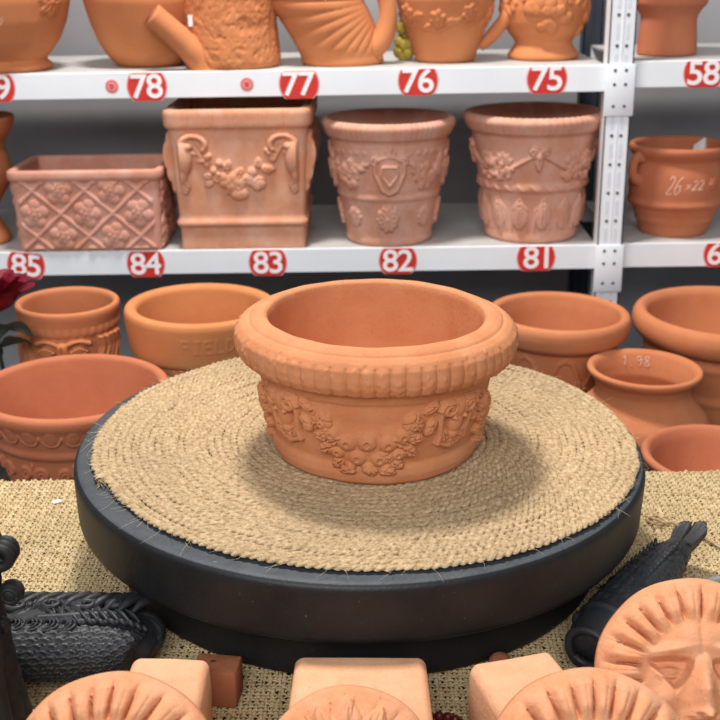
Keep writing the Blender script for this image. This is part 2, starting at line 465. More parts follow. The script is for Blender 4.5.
# burlap: real woven yarns
def burlap():
    root = thing('burlap_cloth', 'coarse tan burlap cloth spread over the table under the turntable', 'cloth', (0, 0, 0))
    p = .0047; x0, x1, y0, y1 = -.54, .58, -.60, .148
    def edge(x): return .148+.045*(x+.42)/.85
    nx, ny = int((x1-x0)/p), int((y1+.06-y0)/p)
    Vs, Fs = [], []; n = 0
    cs = np.array([(1, 0), (.45, .75), (-.45, .75), (-1, 0), (-.3, -.7), (.3, -.7)])
    def yarn(P, W, Hh, sidedir):
        nonlocal n
        k = len(P); m_ = len(cs)
        off = cs[None, :, 0, None]*W[:, None, None]*np.array(sidedir)[None, None]+cs[None, :, 1, None]*Hh*np.array([0, 0, 1.])[None, None]
        V = (P[:, None]+off).reshape(-1, 3); I = np.arange(k*m_).reshape(k, m_)+n; J = np.roll(I, -1, 1)
        Vs.append(V); Fs.append(np.stack([I[:-1], J[:-1], J[1:], I[1:]], -1).reshape(-1, 4)); n += len(V)
    def wob(a, b_): return .00055*np.sin(a*61+b_*7.3)+.00045*np.sin(a*143+b_*3.1)+.0006*np.sin(a*23+b_*1.7)
    for i in range(nx):
        x = x0+i*p; ye = edge(x)+rng.uniform(-.003, .004)
        ys = np.arange(y0, ye, p/3); ph = PI*(ys-y0)/p+PI*(i % 2)
        P = np.stack([x+wob(ys, i*1.3), ys, ZB-.0016+.0011*np.cos(ph)], 1)
        yarn(P, .00182*(1+.22*np.sin(ys*90+i*2.1)+.12*rng.normal(size=len(ys))), .0011, (1, 0, 0))
    for j in range(ny):
        y = y0+j*p
        xs = np.arange(x0, x1, p/3); xs = xs[edge(xs) > y]
        if len(xs) < 6: continue
        ph = PI*(xs-x0)/p+PI*(j % 2)+PI
        P = np.stack([xs, y+wob(xs, j*2.3), ZB-.0016+.0011*np.cos(ph)], 1)
        yarn(P, .00178*(1+.22*np.sin(xs*80+j*1.7)+.12*rng.normal(size=len(xs))), .0011, (0, 1, 0))
    mesh_obj('weave', np.concatenate(Vs), np.concatenate(Fs), M['burlap'], root)
    b = MB(); V = []; xs = np.linspace(x0, x1, 20)
    V = [(x, y0, ZB-.0055) for x in xs]+[(x, edge(x)-.004, ZB-.0055) for x in xs]
    V += [(x, y0, ZB-.0075) for x in xs]+[(x, edge(x)-.004, ZB-.0075) for x in xs]
    F = [(i, i+1, 21+i, 20+i) for i in range(19)]+[(40+i, 60+i, 61+i, 41+i) for i in range(19)]+[(20+i, 21+i, 61+i, 60+i) for i in range(19)]
    b.add(V, F); b.build('underlay', M['under'], root, False)
burlap()

# ------------------------------------------------------------------ turntable, mat, pot
tt_ = thing('turntable', 'large round black turntable in the middle of the burlap cloth', 'turntable', (-.008, -.002, ZB))
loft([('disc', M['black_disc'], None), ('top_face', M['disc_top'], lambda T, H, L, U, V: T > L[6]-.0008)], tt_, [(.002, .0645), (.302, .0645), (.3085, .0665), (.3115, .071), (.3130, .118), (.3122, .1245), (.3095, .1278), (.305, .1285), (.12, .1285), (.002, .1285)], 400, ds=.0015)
loft([('pedestal', M['black_dark'], None)], tt_, [(.002, 0), (.269, 0), (.272, .003), (.272, .063), (.269, .0647), (.002, .0647)], 200, ds=.004)

def rope_mat():
    root = thing('rope_mat', 'round coiled jute rope mat on top of the black turntable', 'mat', (0, 0, -.0066)); root.scale = (1, 1, .58)
    R, pitch = .3015, .0082; phi_end = math.radians(204)
    ntot = (R-.006)/pitch
    N = int(PI*R*R/pitch/.00125)
    # even arc length: r ~ sqrt(s)
    rr = np.sqrt(np.linspace(.006**2, (R-pitch*.5)**2, N))
    phi = phi_end-(R-pitch*.5-rr)/pitch*2*PI
    s = np.r_[0, np.cumsum(np.hypot(np.diff(rr), rr[1:]*np.diff(phi)))]
    a = np.radians(np.linspace(-100, 100, 11)); m_ = len(a)
    turn = np.floor(phi/(2*PI))
    tw = 2*PI*s/.0086
    j1 = np.interp(s, np.linspace(0, s[-1], N//14), rng.normal(0, 1, N//14))
    j2 = np.interp(s, np.linspace(0, s[-1], N//9), rng.normal(0, 1, N//9))
    j3 = np.interp(s, np.linspace(0, s[-1], N//40), rng.normal(0, 1, N//40))
    rad = pitch*.60*(1+.08*j3)
    st = np.abs(np.sin(tw[:, None]/2+a[None]*1.25+.55*j1[:, None]))
    groove = st**.6
    rho = rad[:, None]*(.50+.61*groove)+.00045*j2[:, None]
    rho = rho+rng.normal(0, .00020, rho.shape)
    rad_pos = rr[:, None]+rho*np.sin(a)[None]+.0006*j1[:, None]
    zz = .0066+.0007*j3[:, None]+rho*.98*np.cos(a)[None]
    V = np.stack([rad_pos*np.cos(phi)[:, None], rad_pos*np.sin(phi)[:, None], np.maximum(zz, .0003)], -1).reshape(-1, 3)
    I = np.arange(N*m_).reshape(N, m_)
    F = np.stack([I[:-1, :-1], I[:-1, 1:], I[1:, 1:], I[1:, :-1]], -1).reshape(-1, 4)[:, ::-1]
    mesh_obj('rope_coil', V, F, M['rope'], root)
    loft([('backing', M['rope_back'], None)], root, [(.002, 0), (R-.009, 0), (R-.009, .004), (.002, .004)], 160, ds=.004)
    # frayed rope end
    b = MB()
    ex, ey = (R-.004)*math.cos(phi_end), (R-.004)*math.sin(phi_end)
    td = np.array([-math.sin(phi_end), math.cos(phi_end), 0])
    for k in range(16):
        p0 = np.array([ex, ey, .006])+rng.normal(0, .0022, 3); p0[2] = max(.002, p0[2])
        p1 = p0+td*rng.uniform(.004, .013)+rng.normal(0, .003, 3); p1[2] = max(.001, p1[2])
        b.tube(smooth_path([p0, (p0+p1)/2+rng.normal(0, .001, 3), p1], 4), .0005, 5)
    b.build('frayed_end', M['rope'], root)
    b = MB()
    for k in range(230):
        an = rng.uniform(0, 2*PI) if k < 190 else rng.uniform(PI*.95, PI*1.35); r0 = R-rng.uniform(0, .010) if k % 3 else R*math.sqrt(rng.uniform(.2, 1))
        L = rng.uniform(.005, .020) if k % 9 else rng.uniform(.02, .034)
        d = np.array([math.cos(an+rng.normal(0, .9)), math.sin(an+rng.normal(0, .9)), 0])
        c0 = np.array([r0*math.cos(an), r0*math.sin(an), .0115])
        dz = rng.uniform(.0, .004) if r0 < R-.006 else rng.uniform(-.010, .004)
        c1 = c0+d*L*.5+np.array([0, 0, dz*.6+.001])+rng.normal(0, .0012, 3); c2 = c0+d*L+np.array([0, 0, dz])+rng.normal(0, .002, 3)
        b.tube(smooth_path([c0, c1, c2], 4), [.00022, .0002, .0001], 3)
    o = b.build('fibre_fringe', M['fibre'], root, label='loose jute fibres along the mat edge'); o['kind'] = 'stuff'
rope_mat()

def hero():
    root = thing('garland_planter', 'round terracotta planter with fluted rim and fruit garlands in the middle of the rope mat', 'planter', (.0085, -.0275, .0004))
    root.scale = (1.015, 1.015, 1.0)
    prof = [(.002, .0), (.104, .0), (.1085, .004), (.1105, .012), (.1098, .019), (.1075, .024), (.1085, .028), (.1150, .055), (.1205, .080), (.1225, .0925), (.1245, .0945), (.1262, .100), (.1265, .103), (.1272, .1060),
            (.134, .1062), (.1415, .1095), (.1468, .1175), (.1482, .126), (.1464, .1355), (.1405, .1425), (.1335, .1462),
            (.1318, .1450), (.1300, .1478), (.1230, .1510), (.1165, .1518), (.1130, .1495), (.1115, .144), (.108, .08), (.098, .030), (.085, .018), (.002, .016)]
    L_ = None
    R0 = .115
    def rel(Rf):
        off = -.07*R0
        per = 2*PI*R0/4
        for g in range(-2, 3):
            c = off+g*per
            # fruit garland
            apples = [(-.0185, .056, .0095), (.0, .0575, .0100), (.0190, .056, .0095), (-.033, .064, .008), (.033, .064, .008), (-.0095, .0405, .0095), (.012, .040, .0095),
                      (-.028, .045, .0075), (.029, .045, .0075), (.001, .030, .0075), (-.016, .030, .006), (.018, .030, .006), (-.0415, .074, .0062), (.0415, .074, .0062)]
            for (u, v, r) in apples: Rf.ball(c+u*1.04, v*1.06-.008, r*1.14, .0082, pit=.0020)
            lv = [(-.045, .088, -1.1, .022, .006), (-.040, .082, -2.2, .016, .005), (.045, .088, -2.0, .022, .006), (.040, .083, -1.0, .016, .005),
                  (-.030, .052, 3.6, .018, .006), (.030, .052, -.5, .018, .006), (-.006, .048, -2.0, .016, .0052), (.008, .048, -.6, .018, .0055),
                  (-.022, .038, -2.4, .016, .005), (.022, .038, -.7, .016, .005), (.004, .034, -1.57, .015, .005), (-.036, .058, 2.9, .014, .005), (.037, .058, .25, .014, .005),
                  (-.030, .072, -2.4, .020, .006), (.030, .072, -.75, .020, .006), (-.020, .062, -2.7, .018, .006), (.020, .062, -.45, .018, .006), (.0, .066, -1.57, .016, .006),
                  (-.009, .026, 3.3, .017, .0042), (.010, .026, -.2, .017, .0042)]
            for (u, v, a, l, w) in lv: Rf.leaf(c+u*1.04, v*1.06-.008, a, l*1.25, w*1.45, .0074, 3)
            # lower swell joining the garland
            Rf.put(.0044*np.exp(-(((Rf.U-c)/.045)**4+((Rf.V-.040-.020*((Rf.U-c)/.045)**2)/.022)**4)))
            # ram-scroll pilaster between garlands
            q = c+per/2
            Rf.scroll(q-.012, .084, .0095, .0085, 1.5, .38, -1); Rf.scroll(q+.012, .084, .0095, .0085, 1.5, .38, 1)
            Rf.ball(q, .083, .0135, .0090, .75, 1.1); Rf.ball(q, .066, .011, .0085, .8, 1.4); Rf.ball(q, .053, .0075, .0075, 1, 1)
            Rf.ball(q-.006, .074, .0035, .0105); Rf.ball(q+.006, .074, .0035, .0105)
            for sgn in (-1, 1):
                Rf.tube([(q+sgn*.020, .086), (q+sgn*.0185, .070), (q+sgn*.0165, .054), (q+sgn*.0175, .044)], .0036, .0058)
                Rf.leaf(q+sgn*.014, .060, -1.57-sgn*.35, .020, .006, .006, 3)
                Rf.leaf(q+sgn*.022, .094, -1.57+sgn*.9, .022, .0055, .0058, 3)
                Rf.leaf(q+sgn*.024, .076, -1.57+sgn*.45, .024, .006, .0058, 3)
                Rf.ball(q+sgn*.030, .062, .0065, .006, pit=.001)
            Rf.leaf(q, .058, -1.57, .026, .010, .0055, 4)
            Rf.tube([(q-.016, .0435), (q, .036), (q+.016, .0435)], .0032, .0045)
        zr = Rf.V
        body = (zr < .0945)
        Rf.H = Rf.H*body*np.clip((zr-.012)/.006, 0, 1)
        # hand-worked gadroons on the roll rim
        S = Rf.S; s0, s1 = Rf.L[14], Rf.L[19]
        f = np.clip((S-s0)/(s1-s0), 0, 1)
        th_ = Rf.U/R0
        wobble = .10*np.sin(th_*7)+.07*np.sin(th_*13+1)
        ph = th_*62+wobble*3+.5*f
        g = np.abs(np.sin(ph/2))**.5
        env = np.clip(np.sin(PI*np.clip(f*1.12-.02, 0, 1)), 0, 1)**.5
        amp = .0040*(.65+.35*np.sin(th_*3+1.3))
        gad = env*(g-.9)*amp
        # worn chips of the mould
        n1 = np.zeros_like(gad)
        gg = np.random.default_rng(5)
        for k in range(170):
            u_, s_ = gg.uniform(-PI, PI), gg.uniform(s0, s1)
            d2 = ((th_-u_)/.013)**2+((S-s_)/.0028)**2
            n1 += gg.choice([-1, 1, 1])*.0010*np.exp(-d2)
        rim_rows = (S > s0) & (S < s1+.001)
        Rf.extra = np.where(rim_rows, gad+n1, 0)
        # gentle unevenness of hand-made clay
        Rf.extra = Rf.extra + .0003*np.sin(th_*5+zr*40)+.0002*np.sin(th_*17-zr*90)
    def rim_sel(T, H, L, U, V): return (T >= L[13]) & (T < L[20]+.0005)
    def lip_sel(T, H, L, U, V): return (T >= L[20]+.0005) & (T < L[26])
    def relief_sel(T, H, L, U, V): return (H > .0006) & (T < L[9]) & (T > L[5])
    loft([('body', M['hero'], None), ('fluted_rim', M['hero'], rim_sel), ('lip', M['hero'], lip_sel), ('garland_relief', M['hero'], relief_sel)], root, prof, 1400, rel, ds=.00085, uref=R0)
hero()

# ------------------------------------------------------------------ rack
TILT = .021
def rk(x, y, z): c, s = math.cos(TILT), math.sin(TILT); return (x*c-z*s, y, x*s+z*c)
RROT = (0, -TILT, 0)
UP, LO, YF = .3090, -.0268, .95
LIP = .047
rack = thing('shelving_rack', 'white slotted steel shelving rack with red number stickers behind the bowls', 'shelf', (0, 0, 0), RROT)
XL0, XL1, XR0, XR1 = -1.15, .438, .483, 1.2
boards = {}
for nm, z in (('u', UP), ('l', LO)):
    for side, (xa, xb) in (('L', (XL0, XL1)), ('R', (XR0, XR1))):
        b = MB(); dz = .006 if side == 'R' and nm == 'u' else (.002 if side == 'R' else 0)
        zt = z+dz
        b.box((xa, YF, zt-.004), (xb, YF+.40, zt), 1)
        b.box((xa, YF-.002, zt-LIP), (xb, YF+.004, zt+.0005), 0, .0018)
        b.box((xa, YF+.396, zt-LIP), (xb, YF+.400, zt), 0)
        b.box((xa, YF+.004, zt-LIP), (xb, YF+.016, zt-LIP+.002), 0)
        boards[nm+side] = (b.build('shelf_board', [M['white_metal'], M['shelf_top']], rack, False), zt)
def upright(x0, x1, y, z0, z1, mat, holes=True):
    b = MB(); w = x1-x0; mid = (x0+x1)/2
    b.box((x0, y, z0), (x1, y+.0025, z1), 0)
    b.box((x0, y, z0), (x0+.0025, y+.04, z1), 0); b.box((x1-.0025, y, z0), (x1, y+.04, z1), 0)
    b.box((mid-.0012, y-.0012, z0), (mid+.0012, y+.001, z1), 0)
    if holes:
        z = z0+.02
        while z < z1-.03:
            for sx in (-.0085, .0085):
                # round hole
                a = np.arange(12)*2*PI/12
                V = [(mid+sx+.0032*math.cos(q), y-.0006, z+.0032*math.sin(q)) for q in a]+[(mid+sx+.0032*math.cos(q), y+.0005, z+.0032*math.sin(q)) for q in a]
                b.add(V, [tuple(range(12))]+[(i, 12+i, 12+(i+1) % 12, (i+1) % 12) for i in range(12)], 1)
                # keyhole embossing
                pts = []
                for k in range(14):
                    q = 2*PI*k/14; rr = .0042
                    pts.append((mid+sx*1.05+rr*math.cos(q)*.8, z+.026+(.010 if math.sin(q) > 0 else -.010)+rr*math.sin(q)))
                V = [(p[0], y-.0005, p[1]) for p in pts]+[(p[0], y+.0005, p[1]) for p in pts]
                b.add(V, [tuple(range(14))]+[(i, 14+i, 14+(i+1) % 14, (i+1) % 14) for i in range(14)], 2)
            z += .0535
    return b.build('upright', [mat, M['hole'], M['emboss']], rack, False)
upright(.437, .484, .938, -.80, .75, M['white_metal'])
upright(XL0-.045, XL0, .938, -.80, .75, M['white_metal'])
upright(XR1, XR1+.045, .938, -.80, .75, M['white_metal'])
for x in (.466, XL0-.04, XR1): upright(x, x+.04, 1.352, -.80, .75, M['rear_metal'], False)
for z in (UP, LO):
    b = MB(); b.box((.4335, .9335, z-LIP-.043), (.4875, .9375, z+.003), 0, .0015)
    for sx in (-.010, .010):
        for dz in (-.008, -.033, -.072):
            b.ball((.4605+sx, .9335, z+dz), .0032, 1, 5, (1, .3, 1))
    b.build('joint_plate', [M['white_metal'], M['hole']], rack)

# number stickers -------------------------------------------------
def text_mesh(txt, size, off):
    cu = bpy.data.curves.new('t', 'FONT'); cu.body = txt; cu.size = size; cu.offset = off; cu.align_x = 'CENTER'; cu.space_character = .92
    cu.extrude = .00025; cu.resolution_u = 6
    o = bpy.data.objects.new('t', cu); COL.objects.link(o)
    bpy.context.view_layer.update()
    me = bpy.data.meshes.new_from_object(o)
    V = np.array([v.co[:] for v in me.vertices]); F = [tuple(p.vertices) for p in me.polygons]
    bpy.data.objects.remove(o); bpy.data.curves.remove(cu); bpy.data.meshes.remove(me)
    V[:, 0] -= (V[:, 0].min()+V[:, 0].max())/2; V[:, 1] -= (V[:, 1].min()+V[:, 1].max())/2
    return V, F
def clip_disc(R, zlo, zhi, n=64):
    a = np.arange(n)*2*PI/n
    P = [(R*math.cos(q), min(zhi, max(zlo, R*math.sin(q)))) for q in a]
    return P
def sticker(key, txt, x, zc, rot=0., R=.0375, lo=-.027):
    par, zt = boards[key]
    b = MB(); y = YF-.0022
    zhi = zt-.0008-zc; zlo = lo
    for (rad, yy, mi, ext) in ((R, y-.0003, 2, 0), (R*.94, y-.0007, 0, 0), ):
        P = clip_disc(rad, zlo*(1 if mi == 2 else .985), zhi*(1 if mi == 2 else .985)); n = len(P)
        V = [(p[0], yy, p[1]) for p in P]+[(p[0], y+.0004, p[1]) for p in P]
        F = [tuple(range(n))]+[(i, n+i, n+(i+1) % n, (i+1) % n) for i in range(n)]
        c, s = math.cos(rot), math.sin(rot)
        V = np.array(V); V[:, 0], V[:, 2] = V[:, 0]*c-V[:, 2]*s, V[:, 0]*s+V[:, 2]*c
        b.add(V+np.array([x, 0, zc]), F, mi)
    for (off, yy, mi) in ((.0009, y-.0014, 1),):
        V, F = text_mesh(txt, .0600, off)
        c, s = math.cos(rot), math.sin(rot)
        xx, zz = V[:, 0]*1.06, V[:, 1]
        W = np.stack([xx*c-zz*s+x, yy-V[:, 2]*.6, np.minimum(xx*s+zz*c, zhi-.0004)+zc], 1)
        b.add(W, F, mi)
    b.build('number_sticker', [M['red'], M['digit'], M['pinkline']], par, False, label='red round sticker with white number '+txt)
def badge(key, x, zc):
    par, zt = boards[key]; b = MB(); y = YF-.0022
    for rad, yy, mi in ((.0125, y-.0003, 2), (.0104, y-.0006, 0), (.0088, y-.0009, 2)):
        a = np.arange(28)*2*PI/28
        V = [(x+rad*math.cos(q), yy, zc+rad*math.sin(q)) for q in a]+[(x+rad*math.cos(q), y+.0004, zc+rad*math.sin(q)) for q in a]
        b.add(V, [tuple(range(28))]+[(i, 28+i, 28+(i+1) % 28, (i+1) % 28) for i in range(28)], mi)
    for st in ([(-.005, .003), (0, .004), (.005, .002)], [(0, .004), (-.001, -.005)], [(-.004, -.001), (.004, -.002)]):
        b.tube([(x+p[0], y-.0011, zc+p[1]) for p in st], .0010, 5, 0)
    b.build('round_badge', [M['red'], M['digit'], M['pinkline']], par, False, label='small round red and white badge sticker')
for k, tx, x, z in (('uL', '79', -.684, .2860), ('uL', '78', -.404, .2840), ('uL', '77', -.124, .2845), ('uL', '76', .094, .2870), ('uL', '75', .3295, .2870), ('uR', '58', .6146, .2935),
                    ('lL', '84', -.433, -.0520), ('lL', '83', -.196, -.0525), ('lL', '82', .056, -.0520), ('lL', '81', .3224, -.0495), ('lR', '62', .681, -.046)):
    sticker(k, tx, x, z)
sticker('lL', '85', -.6665, -.052, -.10)
badge('uL', -.4685, .2845); badge('uL', -.2198, .2845)

# ------------------------------------------------------------------ helpers for pots
def pot_on_rack(name, label, x, y, z, group=None, cat='pot'):
    return thing(name, label, cat, rk(x, y, z), RROT, group)

def chalk_on(parent, txt, h, R_at, th0, zc, name='chalk_writing', inside=False, w=.6, r=.0009, slant=.15):
    b = MB()
    for st in strokes(txt, h, w=w):
        P = smooth_path(st, 6) if len(st) > 2 else np.array([np.linspace(st[0][k], st[1][k], 6) for k in (0, 1)]).T
        out = []
        for a, c in P:
            z = zc+c-h/2; R = R_at(z)
            th = th0+(a+slant*(c-h/2))/R*(-1 if inside else 1)
            rr = R-.0003 if not inside else R-.0008
            out.append((rr*math.sin(th), -rr*math.cos(th), z))
        b.tube(out, r, 5)
    return b.build(name, M['chalk'], parent, label='white chalk writing')

def prof_at(prof):
    q = [p for p in prof]; k = max(range(len(q)), key=lambda i: q[i][1])
    zs = [p[1] for p in q[1:k+1]]; rs = [p[0] for p in q[1:k+1]]
    return lambda z: float(np.interp(z, zs, rs))

def handle(parent, pts, r, mat, ns=14, name='handle'):
    b = MB(); b.tube(smooth_path(pts, 10), r, ns); return b.build(name, mat, parent)

def barkf(U, V, s, seed=0., fx=1, fy=1):
    o = np.empty(U.shape)
    for idx in np.ndindex(U.shape):
        o[idx] = mnoise.noise(Vector((U[idx]*s*fx, V[idx]*s*fy, seed)))
    return o

# ================================================================== upper shelf
t = pot_on_rack('urn', 'orange terracotta urn on a ring foot with chalk marks, above sticker 79', -.690, 1.030, UP, cat='urn')
pr_ = [(.002, 0), (.086, 0), (.091, .004), (.092, .011), (.086, .016), (.080, .019), (.090, .030), (.110, .055), (.126, .090), (.135, .125), (.138, .165), (.130, .200), (.118, .22), (.130, .235), (.132, .243), (.122, .245), (.108, .22), (.12, .16), (.09, .04), (.002, .03)]
def rel(R):
    for k in range(5): R.rosette(k*.17-.02, .125, .032, 7, .006, .2)
    R.tube([(-.5, .095+0), (-.2, .098), (.0, .108), (.03, .118)], .003, .003)
loft([('body', M['orange'], None), ('foot', M['orange'], lambda T, H, L, U, V: (T < L[5]))], t, pr_, 300, rel)
b = MB(); Rz = prof_at(pr_)                                  # faint unreadable chalk scrawl
for q in range(2):
    f = np.linspace(0, 1, 40); z_ = .082+.012*f+.0035*np.sin(f*26+q*2)+.004*q; th_ = .12+.24*f+.010*np.cos(f*26+q)
    b.tube([((Rz(zz)-.0002)*math.sin(a), -(Rz(zz)-.0002)*math.cos(a), zz) for a, zz in zip(th_, z_)], .0005, 4)
b.build('chalk_writing', M['chalk'], t, label='faint chalk scrawl')

t = pot_on_rack('egg_jar', 'smooth rounded orange jar tapering to its foot, left of the log-shaped jug', -.421, 1.095, UP, cat='jar')
loft([('body', M['orange'], None), ('rim', M['orange'], lambda T, H, L, U, V: (T > L[7]) & (T < L[10]))], t, [(.002, 0), (.060, 0), (.068, .004), (.083, .022), (.097, .047), (.110, .084), (.119, .12), (.120, .16), (.108, .21), (.112, .222), (.108, .228), (.096, .21), (.10, .12), (.06, .02), (.002, .014)], 220)

t = pot_on_rack('log_jug', 'tree-trunk shaped watering jug with bark relief and a stub spout, between stickers 78 and 77', -.2535, 1.036, UP, cat='jug')
def rel(R):
    n1 = barkf(R.U, R.V, 55, 1, .8, .6); n2 = barkf(R.U, R.V, 120, 4, 1, .8)
    h = .0012*np.clip(1-np.abs(n1)*2.2, 0, 1)+.0010*np.clip(1-np.abs(n2)*2.2, 0, 1)+.0022*n1+.0010*n2
    R.put(np.clip(h, -.004, .01)+.002)
    R.H *= np.clip((R.V-.002)/.012, 0, 1)
loft([('trunk', M['orange'], None)], t, [(.002, 0), (.084, 0), (.088, .003), (.0865, .02), (.0835, .06), (.082, .12), (.083, .18), (.086, .20), (.082, .203), (.072, .19), (.072, .02), (.002, .014)], 320, rel, ds=.002)
b = MB(); P = smooth_path([(-.040, -.045, .004), (-.062, -.055, .030), (-.096, -.066, .064), (-.134, -.078, .100)], 10); b.tube(P, [.040, .029, .0240, .0225, .0225], 28)
d = (P[-1]-P[-2]); d /= np.linalg.norm(d)
b.build('spout', M['orange'], t)
b = MB(); b.tube([P[-1]+d*.0002, P[-1]+d*.0012], .0165, 24); b.build('spout_mouth', M['brownblock'], t)
b = MB(); b.box((-.0700, -.0690, .078), (-.0620, -.0665, .098)); o = b.build('price_tag', M['paper'], t, False, label='tiny white paper tag')

t = pot_on_rack('shell_jug', 'ribbed nautilus shell jug with a ring handle, above and right of sticker 77', -.046, 1.055, UP, cat='jug')
def rel(R):
    pass
def relf(R):
    px, pz = .082, .118
    k = np.maximum(0, R.V-.01); x = .085*np.sin(R.U/.085)-.46*k*(.55+.45*np.minimum(1, k/.1)); v = R.V
    a = np.arctan2(pz-v, px-x); rr = np.hypot(v-pz, px-x)
    R.put(.0060*(np.abs(np.sin(a*18))**.42)*np.clip(rr/.09-.4, 0, 1)*np.clip((v-.016)/.02, 0, 1)*np.clip((.115-np.abs(R.U))/.03, 0, 1))
obs = loft([('shell_body', M['orange'], None)], t, [(.002, 0), (.076, 0), (.079, .004), (.078, .012), (.080, .03), (.086, .07), (.090, .105), (.092, .14), (.095, .18), (.100, .20), (.092, .202), (.08, .18), (.075, .05), (.002, .04)], 320, relf, uref=.085)
me = obs[0].data                                            # the shell leans away from its handle
for v in me.vertices:
    k = max(0, v.co.z-.01); v.co.x -= .46*k*(.55+.45*min(1, k/.1)); v.co.y *= .85
me.update()
handle(t, [(-.020, -.02, .175), (.020, -.022, .178), (.062, -.022, .155), (.084, -.022, .115), (.086, -.022, .075), (.070, -.022, .040), (.030, -.022, .018)], [.016, .015, .015, .016, .018, .021, .024], M['orange'], 20)
b = MB(); b.tube(smooth_path([(.02, -.03, .010), (.05, -.025, .012), (.074, -.02, .016)], 8), [.014, .012, .008], 14); b.build('foot', M['orange'], t)

t = pot_on_rack('grape_bunch', 'small olive gold artificial berry bunch wedged between the shell jug and the round jug', .071, 1.10, UP, cat='ornament')
bb = None
for k, (x, z) in enumerate([(0, .014), (.010, .016), (-.008, .018), (.002, .030), (.011, .033), (-.006, .036), (.003, .047), (.008, .058), (-.002, .062), (.003, .074), (.002, .088)]):
    if bb is None:
        V, F = ball_geo(10); bb = mesh_obj('berry', V*.0115, F, M['goldberry'], t); o = bb
    else: o = bb.copy(); link(o, t)
    o.location = (x, rng.uniform(-.006, .006), z-.0025 if k < 1 else z); o.scale = (1, 1, 1.2)
b = MB(); b.tube(smooth_path([(0, 0, .09), (.003, 0, .11), (0, .004, .13)], 5), .002, 6); b.build('stem', M['leaf'], t)

t = pot_on_rack('round_jug', 'orange terracotta jug with flower relief and a curved side handle, above sticker 76', .1515, 1.085, UP, cat='jug')
pr_ = [(.002, 0), (.053, 0), (.0575, .003), (.062, .02), (.073, .05), (.086, .085), (.095, .115), (.097, .14), (.088, .175), (.066, .20), (.060, .22), (.068, .235), (.062, .238), (.054, .22), (.08, .14), (.05, .02), (.002, .015)]
def rel(R):
    for c, v in ((-.022, .082), (.045, .092), (-.095, .092), (.12, .088)):
        R.rosette(c, v, .020, 6, .005, .3); R.leaf(c+.012, v-.010, .3, .034, .008, .004); R.leaf(c-.012, v-.010, 3.5, .030, .007, .004)
        R.tube([(c-.035, v-.018), (c, v-.024), (c+.035, v-.010)], .0025, .0025)
loft([('body', M['orange'], None), ('flower_relief', M['orange'], lambda T, H, L, U, V: H > .0008)], t, pr_, 360, rel, ds=.002)
handle(t, [(.062, -.006, .190), (.105, -.006, .170), (.130, -.006, .130), (.118, -.006, .085), (.090, -.006, .048), (.066, -.006, .026)], [.012, .012, .0125, .013, .013, .010], M['orange'], 16)

t = pot_on_rack('footed_urn', 'orange terracotta urn with fruit relief on a flared foot, above sticker 75', .3435, 1.105, UP, cat='urn')
pr_ = [(.002, 0), (.064, 0), (.0695, .004), (.069, .010), (.061, .020), (.054, .030), (.056, .036), (.068, .050), (.078, .070), (.083, .095), (.081, .12), (.074, .145), (.080, .165), (.088, .172), (.082, .176), (.066, .15), (.07, .09), (.04, .04), (.002, .036)]
def rel(R):
    R.swag(-.055, .118, .045, .118, .030, .020, .006, 12, 3)
    R.swag(.07, .118, .17, .118, .030, .020, .006, 12, 4); R.swag(-.19, .118, -.08, .118, .030, .020, .006, 12, 5)
loft([('body', M['orange'], None), ('fruit_relief', M['orange'], lambda T, H, L, U, V: H > .0008), ('foot', M['orange'], lambda T, H, L, U, V: T < L[5])], t, pr_, 360, rel, ds=.002)

t = pot_on_rack('pedestal_pot', 'plain terracotta pot on a drum foot right of the white upright, left of sticker 58', .5785, 1.085, UP+.006, cat='pot')
loft([('bowl', M['bowl_red'], None), ('foot', M['bowl_red'], lambda T, H, L, U, V: T < L[4])], t, [(.002, 0), (.0555, 0), (.057, .003), (.0545, .035), (.0520, .066), (.0530, .072), (.062, .086), (.0700, .094), (.071, .110), (.080, .14), (.092, .17), (.094, .18), (.085, .182), (.06, .11), (.002, .10)], 220)

# ================================================================== lower shelf
t = pot_on_rack('baluster_vase', 'brown baluster vase at the left end of the lower shelf above sticker 85', -.784, 1.04, LO, cat='vase')
loft([('body', M['orange'], None), ('foot', M['orange'], lambda T, H, L, U, V: T < L[4])], t, [(.002, 0), (.060, 0), (.064, .006), (.060, .020), (.043, .05), (.044, .07), (.062, .10), (.078, .125), (.082, .145), (.076, .170), (.070, .185), (.072, .20), (.088, .222), (.096, .245), (.092, .252), (.07, .20), (.06, .14), (.03, .08), (.002, .07)], 200)

